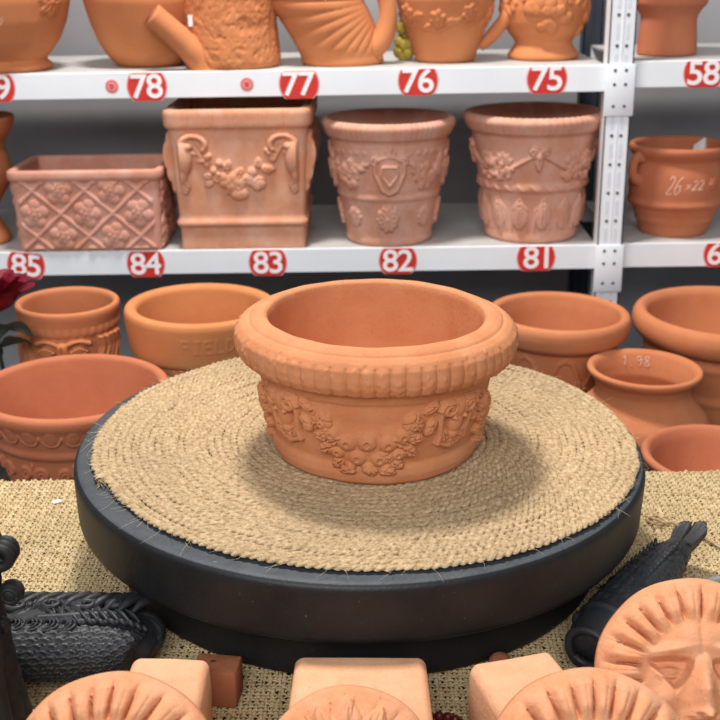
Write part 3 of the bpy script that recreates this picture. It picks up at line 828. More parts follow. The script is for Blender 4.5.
# trellis planter
t = pot_on_rack('trellis_planter', 'rectangular dusty pink planter with lattice and rosette relief, above sticker 84', -.537, 1.032, LO, cat='planter'); t.scale = (1, 1, 1.05)
def rel(R):
    pu, pv = .0995, .086; v0 = .072
    for sd in (0, 1, 2, 3):
        on = R.side == sd
        A = R.U/pu+(R.V-v0)/pv; B = R.U/pu-(R.V-v0)/pv
        fa = np.abs(A-np.round(A)); fb = np.abs(B-np.round(B))
        A5, B5 = np.abs(np.mod(A+.0, 1)-.5), np.abs(np.mod(B+.0, 1)-.5)
        w = .07
        h = np.maximum(.0036*np.clip(1-(A5/w)**4, 0, 1), .0036*np.clip(1-(B5/w)**4, 0, 1))
        R.H = np.where(on, np.maximum(R.H, h), R.H)
    Hs = R.H.copy(); R.H = np.zeros_like(R.H)
    for i in range(-2, 3):
        for j in range(-1, 2):
            for (cu, cv) in ((i*pu, v0+j*pv), ((i+.5)*pu, v0+(j+.5)*pv)):
                if abs(cu) > .14: continue
                [R.ball(cu+.0165*math.cos(q+i), cv+.0165*math.sin(q+i), .0120, .0050) for q in (0, 1.257, 2.513, 3.77, 5.027)]; R.ball(cu, cv, .021, .0040); R.rosette(cu, cv, .016, 6, .0068, .8)
    front = (R.side == 0) | (R.side == 2) | ((R.side % 2 == 1) & (np.abs(R.U) < .074))
    R.H = np.where(front, np.maximum(R.H, Hs), Hs)*((R.V < .131) & (R.V > .006))
loft([('body', M['pink_dark'], None), ('rim', M['pink_dark'], lambda T, H, L, U, V: (T > L[3]) & (T < L[8])), ('lattice_relief', M['pink_dark'], lambda T, H, L, U, V: H > .0008)], t,
     [(.0005, 0), (.0085, 0), (.0110, .003), (.0160, .130), (.0205, .1325), (.0230, .138), (.0225, .148), (.0190, .1515), (.0095, .1515), (.0065, .148), (.0020, .03), (.0008, .02)], 520, rel, core=(.126, .074), ds=.0017)
b = MB(); b.box((-.1262, -.0742, .018), (.1262, .0742, .021)); b.build('inside_floor', M['pink_dark'], t, False)

# square planter
t = pot_on_rack('square_planter', 'tall square pink-orange planter with scroll corners and a fruit garland, above sticker 83', -.2425, 1.072, LO, cat='planter')
def rel(R):
    f = (R.side < 4)
    R.swag(-.070, .190, .070, .190, .068, .019, .0070, 22, 8)
    R.tube([(-.085, .205), (-.076, .190), (-.066, .172)], .005, .005); R.tube([(.085, .205), (.076, .190), (.066, .172)], .005, .005)
    for s in (-1, 1):
        t_ = np.linspace(-.6, 4.4, 18)
        R.tube(np.stack([s*(.084+.023*np.cos(t_)*-1), .203+.0165*np.sin(t_)], 1), .0060, .0085)
        R.ball(s*.104, .178, .022, .017, .8, 1.6); R.ball(s*.108, .148, .014, .013, .8, 1.5); R.ball(s*.094, .200, .009, .014)
        R.leaf(s*.104, .140, -1.57, .035, .011, .007, 3)
    R.H = R.H*f*np.clip((R.V-.068)/.01, 0, 1)*np.clip((.228-R.V)/.004, 0, 1)
    # fluted rim blocks
    rim = (R.V > .2335) & (R.V < .2670)
    ph = np.abs(np.mod(R.U/.046, 1)-.5)
    R.H = np.where(rim, .0016*(ph < .42)+.0008*np.abs(np.sin(R.U/.0077*PI))*(ph > .3), R.H)
loft([('body', M['pink_orange'], None), ('base', M['pink_orange'], lambda T, H, L, U, V: (T < L[6])), ('rim', M['pink_orange'], lambda T, H, L, U, V: (T > L[8]) & (T < L[14])), ('garland_relief', M['pink_orange'], lambda T, H, L, U, V: (H > .0008) & (V < .23) & (V > .05))], t,
     [(.0005, 0), (.0080, 0), (.0100, .003), (.0100, .044), (.0160, .047), (.0170, .054), (.0125, .060), (.0110, .064), (.0215, .228), (.0250, .233), (.0275, .238), (.0290, .260), (.0275, .2655), (.0215, .2680), (.0125, .2680), (.0085, .263), (.0020, .05), (.0008, .04)], 520, rel, core=(.1095, .1095), ds=.0018)
b = MB(); b.box((-.1122, -.1122, .038), (.1122, .1122, .041)); b.build('inside_floor', M['pink_orange'], t, False)

# round planter 82
t = pot_on_rack('medallion_planter', 'round pink planter with shield medallion and sunburst flowers, above sticker 82', .0405, 1.036, LO, cat='planter'); t.scale = (1, 1, 1.15)
def rel(R):
    q = .112
    for g in range(-2, 3):
        c = g*q*2*PI/4/1.0*1.0 if False else g*(2*PI*.105/4)
        # shield medallion
        R.ball(c, .128, .024, .0075, .95, 1.35)
        R.tube([(c-.024, .150), (c-.027, .128), (c-.014, .100), (c, .093), (c+.014, .100), (c+.027, .128), (c+.024, .150), (c, .157), (c-.024, .150)], .0042, .0070)
        R.tube([(c-.012, .140), (c-.014, .126), (c, .108), (c+.014, .126), (c+.012, .140), (c-.012, .140)], .0026, .0105)
        R.scroll(c-.026, .148, .008, .007, 1.3, .35, 1); R.scroll(c+.026, .148, .008, .007, 1.3, .35, -1); R.rosette(c, .160, .012, 5, .006)
        c2 = c+2*PI*.105/8
        R.swag(c2-.040, .142, c2+.040, .142, .022, .017, .0065, 10, 20+g)
        R.rosette(c-.004, .050, .027, 10, .0075, .1); R.rosette(c2, .050, .020, 10, .0065)
    # dentil band
    de = (np.abs(R.V-.160) < .0035)*(np.mod(R.U/.0165, 1) < .6)*.0016
    R.put(de)
    gad = (R.V > .181) & (R.V < .210)
    R.H = np.where(gad, .0012*np.abs(np.sin(R.U/.105*36)), np.where(R.V > .172, 0, R.H))
loft([('body', M['pink'], None), ('rim', M['pink'], lambda T, H, L, U, V: (T > L[11]) & (T < L[17])), ('medallion_relief', M['pink'], lambda T, H, L, U, V: (H > .0008) & (V < .17))], t,
     [(.002, 0), (.081, 0), (.0850, .003), (.0860, .010), (.0842, .014), (.0852, .018), (.0970, .078), (.1015, .081), (.1015, .087), (.0990, .090), (.1010, .094), (.1140, .175), (.1165, .178), (.1200, .181), (.1285, .1965), (.1295, .201), (.1240, .2065), (.1150, .2085), (.108, .19), (.082, .03), (.002, .02)], 460, rel, ds=.0018, uref=.105)

# round planter 81
t = pot_on_rack('ram_planter', 'round dusty pink planter with ram mask, grape swags and leaf band, above sticker 81', .3245, 1.054, LO, cat='planter'); t.scale = (1, 1, 1.12)
def rel(R):
    n = 4; per = 2*PI*.112/n
    for g in range(-2, 3):
        c = g*per-.004
        R.ball(c, .155, .0085, .010, .8, 1.2); R.leaf(c, .158, -1.57, .032, .0075, .0085, 0)
        R.scroll(c-.011, .163, .007, .008, 1.2, .4, 1); R.scroll(c+.011, .163, .007, .008, 1.2, .4, -1)
        for s in (-1, 1):
            R.tube([(c+s*.008, .156), (c+s*.022, .149), (c+s*.042, .138), (c+s*.052, .134)], .0042, .0052)
            gg = np.random.default_rng(31+g)
            for k in range(16):
                a, r = gg.random()*6.28, .020*math.sqrt(gg.random()); R.ball(c+s*.068+r*math.cos(a), .130+r*math.sin(a)*.9, .0062, .0075, pit=.001)
            for k in range(5): R.leaf(c+s*.068, .140, 1.57+s*(k-2)*.6, .022, .007, .005, 3)
            R.tube([(c+s*.085, .120), (c+s*.087, .145)], .003, .005)
    k = 14
    for i in range(-k//2, k//2+1):
        c = i*2*PI*.112/k+.010
        for j, (w, L_) in enumerate(((.017, .062), (.010, .052))): R.leaf(c, .020, 1.57, L_, w, .0062+.0018*j, 7)
        R.tube([(c-.018, .022), (c-.017, .060), (c, .080), (c+.017, .060), (c+.018, .022)], .0018, .0028)
    R.H *= (R.V < .172)
    # twisted tie on the middle ridge
    rid = np.abs(R.V-.0985) < .006
    R.H = np.where(rid, .0016*np.clip(np.sin(R.U/.112*26+R.V*300), 0, 1), R.H)
    gad = (R.V > .190) & (R.V < .2205)
    R.H = np.where(gad, .0010*np.abs(np.sin(R.U/.112*32)), R.H)
loft([('body', M['pink'], None), ('rim', M['pink'], lambda T, H, L, U, V: (T > L[10]) & (T < L[16])), ('swag_relief', M['pink'], lambda T, H, L, U, V: (H > .0008) & (V < .173) & (V > .106)), ('leaf_relief', M['pink'], lambda T, H, L, U, V: (H > .0008) & (V < .09))], t,
     [(.002, 0), (.088, 0), (.0925, .003), (.0935, .012), (.0925, .018), (.1030, .089), (.1075, .0925), (.1090, .0985), (.1070, .1045), (.1065, .108), (.1215, .1850), (.1245, .1875), (.1290, .191), (.1370, .2065), (.1378, .211), (.1325, .2165), (.1225, .2185), (.115, .20), (.090, .03), (.002, .02)], 460, rel, ds=.0018, uref=.112)

# handled pot right bay
t = pot_on_rack('handled_pot', 'squat terracotta pot with side handles and chalked size, right of the white upright', .6085, 1.052, LO, cat='pot'); t.scale = (1, 1, 1.17)
pr_ = [(.002, 0), (.061, 0), (.0655, .003), (.0715, .020), (.0775, .028), (.0770, .033), (.0860, .050), (.0930, .055), (.0935, .060), (.0900, .064), (.0925, .085), (.0910, .105), (.0850, .122), (.0840, .128), (.0890, .134), (.0950, .142), (.0960, .149), (.0900, .1535), (.083, .150), (.078, .12), (.07, .04), (.002, .015)]
loft([('body', M['bowl_red'], None), ('rim', M['bowl_red'], lambda T, H, L, U, V: (T > L[12]) & (T < L[19]))], t, pr_, 260, lambda R: (R.rosette(.055, .094, .012, 6, .004)), ds=.002)
for a in (-1.15, 1.75):
    dx, dy = math.sin(a), -math.cos(a); px, py = -dy, dx
    pts = [(dx*.084, dy*.084, .132), (dx*.097, dy*.097, .134), (dx*.106, dy*.106, .122), (dx*.104, dy*.104, .104), (dx*.086, dy*.086, .094)]
    handle(t, pts, [.010, .009, .009, .009, .011], M['bowl_red'], 14)
chalk_on(t, '26', .029, prof_at(pr_), -.27, .094, w=.42, r=.0008, slant=.28); chalk_on(t, 'x22', .0145, prof_at(pr_), .15, .0945, w=.75, r=.0008, slant=.3)
t2 = pot_on_rack('paper_note', 'folded white paper slip inside the handled pot on the right bay', .668, 1.100, LO+.140, cat='paper')
b = MB(); V = np.array([(-.018, 0, .0), (.0, -.012, .0), (.018, 0, .0), (-.014, .012, .022), (.004, .0, .040), (.020, .012, .022)]); V2 = V+np.array([0, .0006, 0])
b.add(np.concatenate([V, V2]), [(0, 1, 4, 3), (1, 2, 5, 4), (9, 10, 7, 6), (10, 11, 8, 7), (0, 6, 7, 1), (1, 7, 8, 2), (2, 8, 11, 5), (5, 11, 10, 4), (4, 10, 9, 3), (3, 9, 6, 0)]); b.build('slip', M['paper'], t2, False)

# ================================================================== bowls on the platform
def bowl(name, label, x, y, ztop, prof, mat, cat='bowl', rel=None, parts=(), nu=280, ds=.0022, uref=None):
    t = thing(name, label, cat, (x, y, ZP)); s = (ztop-ZP)
    return t, loft([('body', mat, None)]+[(n, mat, f) for n, f in parts], t, prof, nu, rel, ds=ds, uref=uref)

# face pot
h = .241
pr_ = [(.002, 0), (.066, 0), (.070, .004), (.074, .05), (.078, .10), (.0795, .150), (.0805, .198), (.0840, .201), (.0850, .206), (.0840, .212), (.0845, .216), (.0870, .230), (.0865, .238), (.0810, .241), (.0750, .236), (.072, .20), (.062, .03), (.002, .02)]
def rel(R):
    # a moulded face below a headband
    R.leaf(-.002, .186, -1.57, .052, .0095, .0170, 0); R.ball(-.002, .142, .0095, .017, 1.2, .9)
    for s in (-1, 1):
        c = -.002+s*.025
        R.tube([(c-s*.018, .176), (c, .184), (c+s*.017, .176)], .0055, .0085)
        R.ball(c, .166, .0105, .0095, 1.25, .75); R.tube([(c-.013, .165), (c, .172), (c+.013, .165)], .0022, .0105); R.tube([(c-.012, .163), (c, .158), (c+.012, .163)], .0022, .0098)
        R.ball(c+s*.004, .138, .018, .0085, 1, .9)
        for k in range(5):
            u = .060+.011*k
            R.tube([(s*u, .188), (s*(u+.008), .165), (s*(u-.002), .140), (s*(u+.008), .110)], .006, .0075+.001*(k % 2))
    R.tube([(-.018, .118), (-.002, .122), (.016, .118)], .004, .009); R.tube([(-.014, .108), (-.002, .105), (.012, .108)], .005, .010)
    Hn = R.H.copy(); sh = int(round(.012/.0018)); R.H = np.zeros_like(Hn); R.H[sh:] = Hn[:-sh]
    R.H *= (R.V < .1985)
    band = (R.V > .200) & (R.V < .213)
    R.H = np.where(band, .0012*np.abs(np.sin(R.U/.08*18)), R.H)
t, _ = bowl('face_pot', 'tall terracotta pot moulded with a face under a headband, behind the wide scallop bowl', -.510, .66, 0, pr_, M['bowl'], 'pot', rel, [('rim', lambda T, H, L, U, V: (T > L[10]) & (T < L[15])), ('face_relief', lambda T, H, L, U, V: (H > .0008) & (V < .1985)), ('headband', lambda T, H, L, U, V: (V > .1985) & (T > L[5]) & (T < L[10]))], 420, .0018, .08)
t.rotation_euler = (0, 0, .12); t.scale = (1, 1, 1.05)

# FIELD bowl
pr_ = [(.002, 0), (.080, 0), (.084, .004), (.098, .08), (.108, .150), (.1105, .170), (.1160, .173), (.1185, .178), (.1255, .222), (.1262, .235), (.1240, .2425), (.1180, .2455), (.1090, .2440), (.1045, .239), (.100, .20), (.085, .03), (.002, .02)]
def rel(R):
    for st in strokes('FIELD', .020, w=.75, gap=1.2): R.tube([(u+.030, v+.200) for u, v in st], .0022, .0010)
t, _ = bowl('lettered_bowl', 'amber terracotta bowl with a broad band pressed with letters, left behind the garland planter', -.2775, .62, 0, pr_, M['bowl_gold'], 'bowl', rel, [('rim_band', lambda T, H, L, U, V: (T > L[5]) & (T < L[13])), ('raised_lettering', lambda T, H, L, U, V: H > .0006)], 640, .0015, .123); t.scale = (1, 1, 1.065)

# wide front-left bowl
pr_ = [(.002, 0), (.084, 0), (.089, .004), (.100, .045), (.1130, .090), (.1205, .118), (.1250, .122), (.1265, .128), (.1245, .133), (.1275, .140), (.1345, .160), (.1425, .172), (.1440, .179), (.1410, .185), (.1340, .187), (.1275, .183), (.122, .16), (.095, .03), (.002, .02)]
def rel(R):
    k = 26
    for i in range(-k//2, k//2+1):
        c = i*2*PI*.128/k
        a = np.linspace(PI, 2*PI, 12); R.tube(np.stack([c+.0145*np.cos(a), .158+.014*np.sin(a)], 1), .0016, .0022); R.ball(c, .156, .009, .0022, 1, 1.2)
    for i in range(-7, 7):
        c = i*.066+.012
        R.scroll(c, .095, .011, .004, 1.5, .26, 1); R.scroll(c+.030, .095, .011, .004, 1.5, .26, -1)
        R.tube([(c+.015, .080), (c+.015, .110)], .003, .004); R.leaf(c+.015, .084, 1.2, .026, .006, .004, 0)
t, _ = bowl('scallop_bowl', 'wide reddish terracotta bowl with scallop and scroll bands, front left beside the turntable', -.4415, .405, 0, pr_, M['bowl_red'], 'bowl', rel, [('rim', lambda T, H, L, U, V: (T > L[8]) & (T < L[16])), ('scroll_relief', lambda T, H, L, U, V: (H > .0007) & (V < .118))], 640, .0017, .128); t.scale = (1, 1, 1.06)

# petal bowl right
pr_ = [(.002, 0), (.072, 0), (.077, .004), (.090, .06), (.101, .115), (.1055, .148), (.1150, .151), (.1225, .158), (.1270, .172), (.1275, .184), (.1240, .192), (.1170, .1945), (.1090, .191), (.104, .17), (.085, .03), (.002, .02)]
def rel(R):
    for i in range(-5, 6):
        c = i*2*PI*.1/9
        R.tube([(c-.034, .05), (c-.030, .095), (c-.012, .132), (c, .139), (c+.012, .132), (c+.030, .095), (c+.034, .05)], .0042, .0030)
t, _ = bowl('petal_bowl', 'terracotta bowl with arched petal relief right behind the garland planter', .3400, .755, 0, pr_, M['bowl'], 'bowl', rel, [('rim', lambda T, H, L, U, V: (T > L[5]) & (T < L[13])), ('petal_relief', lambda T, H, L, U, V: (H > .0007))], 420, .002, .1); t.scale = (1, 1, 1.09)

# big right pot
pr_ = [(.002, 0), (.105, 0), (.110, .004), (.124, .055), (.1285, .060), (.1285, .066), (.1260, .070), (.1400, .112), (.1440, .115), (.1440, .120), (.1400, .124), (.1430, .132), (.1560, .138), (.1650, .148), (.1675, .160), (.1650, .171), (.1570, .178), (.1480, .1775), (.1400, .170), (.135, .14), (.11, .03), (.002, .02)]
t, _ = bowl('thick_rim_pot', 'large terracotta pot with a thick rolled rim at the right edge, below sticker 62', .645, .765, 0, pr_, M['bowl'], 'pot', None, [('rim', lambda T, H, L, U, V: (T > L[11]) & (T < L[19])), ('ridge', lambda T, H, L, U, V: ((T > L[7]) & (T < L[10])) | ((T > L[3]) & (T < L[6])))], 280, .0024); t.scale = (1, 1, 1.19)

# necked jar
pr_ = [(.002, 0), (.060, 0), (.066, .004), (.092, .030), (.112, .058), (.114, .072), (.106, .090), (.088, .108), (.0785, .120), (.0765, .132), (.0820, .146), (.0915, .156), (.0945, .1615), (.0930, .166), (.0870, .1675), (.0800, .162), (.0740, .145), (.0700, .125), (.09, .07), (.05, .02), (.002, .015)]
t, _ = bowl('necked_jar', 'terracotta jar with a wide flared mouth on a short neck, right of the turntable', .4567, .58, 0, pr_, M['bowl'], 'jar', None, [('flared_mouth', lambda T, H, L, U, V: (T > L[9]) & (T < L[16]))], 280, .0022); t.scale = (1, 1, 1.02)
b = MB()
for st in strokes('1.98', .0155, w=.72):
    P = smooth_path(st, 5) if len(st) > 2 else np.array([np.linspace(st[0][k], st[1][k], 5) for k in (0, 1)]).T
    out = []
    for a, c in P:
        z = .1415+c; R = float(np.interp(z, [.125, .145, .162], [.0700, .0740, .0800]))-.0010; th = (a+.004)/R
        out.append((R*math.sin(th), R*math.cos(th), z))
    b.tube(out, .0007, 5)
b.build('chalk_writing', M['chalk'], t, label='pale chalk writing inside the mouth')

# low bowl
pr_ = [(.002, 0), (.064, 0), (.070, .004), (.088, .05), (.098, .090), (.1065, .098), (.1115, .104), (.1120, .110), (.1070, .1135), (.1000, .111), (.094, .10), (.07, .02), (.002, .015)]
t, _ = bowl('low_bowl', 'low reddish terracotta bowl at the right edge, tucked behind the burlap table edge',   .513, .334, 0, pr_, M['bowl_red'], 'bowl', None, [('rim', lambda T, H, L, U, V: (T > L[4]) & (T < L[10]))], 240, .002); t.scale = (1, 1, 1.12)

# ================================================================== artificial rose
t = thing('artificial_rose', 'dark red artificial rose at the left edge under sticker 85', 'flower', (-.586, .53, ZP)); t.scale = (1.15, 1.15, 1)
def petal(R0, zc, a0, w, hgt, flare):
    n, m_ = 9, 8; V = []
    for i in range(n):
        f = i/(n-1)
        for j in range(m_):
            g = j/(m_-1)*2-1
            ww = w*math.sin(PI*(.14+.62*f))**.7
            a = a0+g*ww; r = R0*(.35+.65*f**.7)+flare*max(0, f-.6)**1.5*2+.002*math.sin(g*5+a0*3)*f
            V.append((r*math.sin(a), -r*math.cos(a), zc+hgt*f*(1-.12*g*g)))
    Q = np.array(V); k = len(Q); F = [(i*m_+j, i*m_+j+1, (i+1)*m_+j+1, (i+1)*m_+j) for i in range(n-1) for j in range(m_-1)]
    V2 = np.concatenate([Q, Q*np.array([.96, .96, 1])]); F2 = F+[tuple(q+k for q in f[::-1]) for f in F]
    return V2, F2
bl = None
for ring, (R0, n_, hgt, fl) in enumerate(((.012, 3, .046, 0), (.020, 4, .050, .006), (.028, 5, .052, .012), (.035, 6, .050, .020), (.040, 6, .042, .028))):
    for k in range(n_):
        b = MB(); b.add(*petal(R0, .280-.001*ring, k*2*PI/n_+ring*.7, 2.2/n_*1.15, hgt, fl)); b.build('petal', M['rose'], t)
b = MB(); b.tube(smooth_path([(0, 0, 0), (.006, .004, .10), (-.003, 0, .20), (0, 0, .286)], 8), .003, 8); b.ball((0, 0, .280), .013, 0, 8, (1, 1, .7)); b.build('stem', M['leaf'], t)
for k, (a, z) in enumerate(((-.9, .235), (.2, .250), (1.5, .245), (-2.0, .20), (2.4, .215))):
    b = MB(); n = 7; V = []
    for i in range(n):
        f = i/(n-1); w = .020*math.sin(PI*min(1, f*.96+.04))
        for g in (-1, 0, 1): V.append((math.sin(a)*.048*f+math.cos(a)*w*g, -math.cos(a)*.048*f+math.sin(a)*w*g, z+.012*math.sin(f*2.5)-.018*f*f-.003*abs(g)))
    V = np.array(V); F = [(i*3+j, i*3+j+1, i*3+j+4, i*3+j+3) for i in range(n-1) for j in (0, 1)]
    V2 = np.concatenate([V, V-np.array([0, 0, .0006])]); b.add(V2, F+[tuple(q+len(V) for q in f[::-1]) for f in F]); b.build('leaf', M['leaf'], t)

# ================================================================== lion mask spouts
def lion(name, label, c, R, elev, yaw, blk, mat, mane_n=26, style='face', seed=0, roll=0.):
    """c = centre of the mask; blk=(x0,x1,yback,height,tilt yaw) of the tail block relative to the mask centre"""
    t = thing(name, label, 'mask', (c[0], c[1], ZB), (0, 0, yaw), 'lion mask spouts' if style == 'face' else None)
    g = np.random.default_rng(seed)
    nr, nt = 150, 560
    rho = np.linspace(0.0008, 1, nr); th = np.arange(nt)*2*PI/nt
    RHO, TH = np.meshgrid(rho, th, indexing='ij')
    X, Y = RHO*np.cos(TH), RHO*np.sin(TH)
    a = TH-PI/2
    H = .30*(1-RHO**2.2)+.03
    # mane of swept tufts
    ph = a*mane_n/2/1.0
    ph = mane_n*TH/2+.5*np.sin(TH*3+seed)*1.0+(RHO-.75)*1.5*np.sign(np.sin(TH*1+.4))
    lob = np.abs(np.sin(ph))**.7
    sm = np.clip((RHO-.52)/.20, 0, 1); env = sm*sm*(3-2*sm)*np.clip((.975-RHO)/.10, 0, 1)
    mane = env*(.105*lob+.02*np.abs(np.sin(ph*2+.7))**.6-.01)*(1-.35*np.clip((RHO-.6)/.4, 0, 1))
    tip = .86+.05*np.sin(np.floor(ph/PI)*2.3+seed)
    sharp = np.exp(-(np.abs(np.sin(ph))/(.05+.22*np.clip((tip-RHO)/.25, 0, 1)))**2)*np.clip((RHO-.56)/.10, 0, 1)*np.clip((tip-RHO)/.04, 0, 1)
    mane = mane-.075*sharp
    H = H+mane
    if style == 'face':
        face = 1-np.clip((RHO-.60)/.13, 0, 1)
        f = np.zeros_like(H)
        G = lambda x, y, sx, sy: np.exp(-((X-x)/sx)**2-((Y-y)/sy)**2)
        f += .05*G(0, .42, .36, .14)                    # forehead
        f -= .014*np.exp(-(X/.03)**2)*np.clip((Y-.18)/.1, 0, 1)*np.clip((.58-Y)/.1, 0, 1)
        for s in (-1, 1):
            XX = s*X                                        # mirrored half
            f += .060*np.exp(-((Y-.265+.16*(XX-.30))/.055)**2)*np.exp(-((XX-.31)/.20)**2)   # brow
            # inverted triangular eye socket
            top_ = .20-.10*np.clip(XX-.30, 0, 1); bot_ = -.13+1.1*np.abs(XX-.27)
            q_ = lambda v, w: (lambda c: c*c*(3-2*c))(np.clip(v/w+.25, 0, 1)); ins = q_(top_-Y, .075)*q_(Y-bot_, .14)*q_(.56-XX, .10)*q_(XX-.09, .08)
            f -= .100*ins
            f += .075*G(s*.305, .055, .085, .055)          # eyeball
            d_ = (Y-.090+1.1*(XX-.305)**2); f += .022*np.exp(-(d_/.014)**2)*np.exp(-((XX-.305)/.10)**2)
            d_ = (Y-.005-1.3*(XX-.305)**2); f += .020*np.exp(-(d_/.013)**2)*np.exp(-((XX-.305)/.09)**2)
            f += .05*G(s*.40, -.22, .15, .13)            # cheek
            f += .11*G(s*.14, -.46, .12, .10)            # muzzle pads
            f -= .06*G(s*.075, -.335, .034, .024)         # nostrils
        f += .150*np.exp(-(X/(.085+.12*np.clip(.05-Y, 0, .4)))**2)*np.clip((.26-Y)/.35, 0, 1)*np.clip((Y+.40)/.06, 0, 1)  # nose
        f += .05*G(0, -.33, .12, .05)
        f -= .14*G(0, -.60, .10, .05)                    # open mouth for the pipe
        H = H+f*1.35*face
    else:
        # crown of petals and a boss seen on the middle mask
        lv = np.zeros_like(H)
        for k in range(9):
            an = PI/2+(k-4)*.42
            u = X*math.cos(an)+Y*math.sin(an)-.30; v = -X*math.sin(an)+Y*math.cos(an)
            w = .15*np.sin(PI*np.clip(u/.58, 0, 1))**.8+1e-4
            lv = np.maximum(lv, np.where((u > 0) & (u < .58) & (np.abs(v) < w), .10*(1-(v/w)**2*.8)-.03*np.exp(-(v/.02)**2), 0))
        H = H-mane*.7+lv
        for s in (-1, 1): H = H-.08*np.exp(-((X-s*.25)/.12)**2-((Y-.0)/.08)**2)
    H = H+.006*np.sin(X*23+seed)*np.sin(Y*19)+g.normal(0, .0012, H.shape)*0
    rim = np.clip((RHO-.975)/.025, 0, 1); H = H*(1-rim)+.0*rim
    wv = 1+.004*np.sin(mane_n*TH*.37+1)*np.clip((RHO-.8)/.2, 0, 1)
    ce, se = math.cos(elev), math.sin(elev)
    n = np.array([0, -ce, se]); up_ = np.array([0, se, ce]); rgt = np.array([1., 0, 0])
    if roll:
        rgt, up_ = rgt*math.cos(roll)+up_*math.sin(roll), up_*math.cos(roll)-rgt*math.sin(roll)
    cc = np.array([0, 0, c[2]-ZB])
    P = cc+R*((X*wv)[..., None]*rgt+(Y*wv)[..., None]*up_+H[..., None]*n)
    edge = P[-1]
    back1 = edge-n*R*.10; back2 = cc-n*R*.14+(edge-cc)*.93; 
    allP = np.concatenate([P, back1[None], back2[None]], 0); nn = nr+2
    I = np.arange(nn*nt).reshape(nn, nt); J = np.roll(I, -1, 1)
    F = np.stack([I[:-1], I[1:], J[1:], J[:-1]], -1).reshape(-1, 4)
    lab = np.repeat((np.r_[rho, 1.1, 1.2][:-1] > .55).astype(int), nt)
    V = allP.reshape(-1, 3)
    Pw = np.concatenate([allP[:, -1:], allP, allP[:, :1]], 1)
    Nn = np.cross(np.gradient(allP, axis=0), Pw[:, 2:]-Pw[:, :-2]); Nn /= np.linalg.norm(Nn, axis=2)[..., None]+1e-12; Nn = Nn.reshape(-1, 3)
    for k, nm in ((0, 'lion_face' if style == 'face' else 'flower_boss'), (1, 'mane' if style == 'face' else 'petal_ring')):
        f = F[lab == k]; ids, inv = np.unique(f, return_inverse=True); f = inv.reshape(-1, 4); Vp = V[ids]; Np = Nn[ids]
        mesh_obj(nm, Vp, f, mat, t, True, Np)
    # back plate closes the mask
    b = MB(); rg = [tuple(p) for p in allP[-1][::8]]; ctr = cc-n*R*.14
    b.add(np.array(rg+[tuple(ctr)]), [(i, (i+1) % len(rg), len(rg)) for i in range(len(rg))]); b.build('back_plate', mat, t, False)
    x0, x1, y1, hh, by = blk
    V, F2 = rbox((x1-x0)/2, (y1+.005)/2, hh/2, .0095, 8)
    V = V+.0007*np.sin(V[:, [1, 2, 0]]*210+seed)+.0005*np.sin(V[:, [2, 0, 1]]*95+seed*2)
    # slight taper and dents of a cast block
    V[:, 0] *= 1-.06*(V[:, 1]/(y1/2))*.5
    co_, si_ = math.cos(by), math.sin(by)
    W = V+np.array([(x0+x1)/2, (y1-.005)/2, hh/2+.0005]); x_, y_ = W[:, 0].copy(), W[:, 1].copy()
    W[:, 0], W[:, 1] = x_*co_-y_*si_, x_*si_+y_*co_
    mesh_obj('tail_block', W, F2, M['block'], t)
    return t
lion('flower_mask_spout', 'terracotta mask with petal crest before its square block, centred in front of the turntable', (-.011, -.479, -.0721), .068, math.radians(30), 0, (-.0525, .066, .159, .0635, 0), M['mask'], 20, 'crest', 3)
lion('lion_mask_spout', 'terracotta mask with fluted mane before its block, below the black scaled piece', (-.1823, -.498, -.0632), .080, math.radians(32), 0, (-.024, .0465, .173, .0635, -.02), M['mask'], 24, 'face', 1)
lion('lion_mask_spout', 'terracotta mask with fluted mane and tilted block, overlapping the big lion face', (.1662, -.4873, -.0632), .080, math.radians(32), 0, (-.030, .052, .172, .0635, .30), M['mask'], 24, 'face', 2)
lion('lion_mask_spout', 'big terracotta lion face with its eye showing, in the right corner over the black fish', (.2765, -.3620, -.0640), .0835, math.radians(36), -.06, (-.045, .045, .075, .040, .0), M['mask'], 25, 'face', 5)

t = thing('small_brown_block', 'small brown clay block standing on the burlap right of the left mask block', 'block', (-.1335, -.298, ZB), (0, 0, -.12))
V, F = rbox(.0205, .0145, .0187, .0028, 4); mesh_obj('block_body', V+np.array([0, 0, .0190]), F, M['brownblock'], t)
b = MB(); b.ball((-.004, .002, .0377), .0016, 0, 6, (1.8, 1, .2)); b.build('dent_mark', M['under'], t)

t = thing('clay_knob', 'brown clay knob half hidden behind the tilted mask block', 'knob', (.1285, -.2480, ZB))
loft([('knob_body', M['brownblock'], None)], t, [(.001, 0), (.010, 0), (.0115, .004), (.0105, .010), (.006, .0145), (.001, .0155)], 60, ds=.001)

t = thing('pebble', 'pale beige pebble in the bottom left corner before the scaled piece', 'stone', (-.3020, -.3560, ZB))
V, F = ball_geo(14); V = V*np.array([.026, .020, .012])+np.array([0, 0, .0118])+.0012*np.sin(V[:, [1, 2, 0]]*5); mesh_obj('stone_body', V, F, M['stone'], t)

t = thing('bead_bracelet', 'dark red bead string lying left of the tilted mask block at the bottom edge', 'bracelet', (.070, -.330, ZB))
bb = None
for k in range(16):
    a = k*2*PI/16
    if bb is None: V, F = ball_geo(8); bb = mesh_obj('bead', V*.0042, F, M['bead'], t); o = bb
    else: o = bb.copy(); link(o, t)
    o.location = (.020*math.cos(a)-.004, .016*math.sin(a)-.012, .0042)

t = thing('paper_chip', 'tiny white paper chip lying on the burlap at the left', 'scrap', (-.3825, .085, ZB))
b = MB(); b.box((-.006, -.004, 0.0006), (.005, .003, .0022), 0, .0007); o = b.build('chip', M['paper'], t, False); o.rotation_euler = (0, 0, .6)

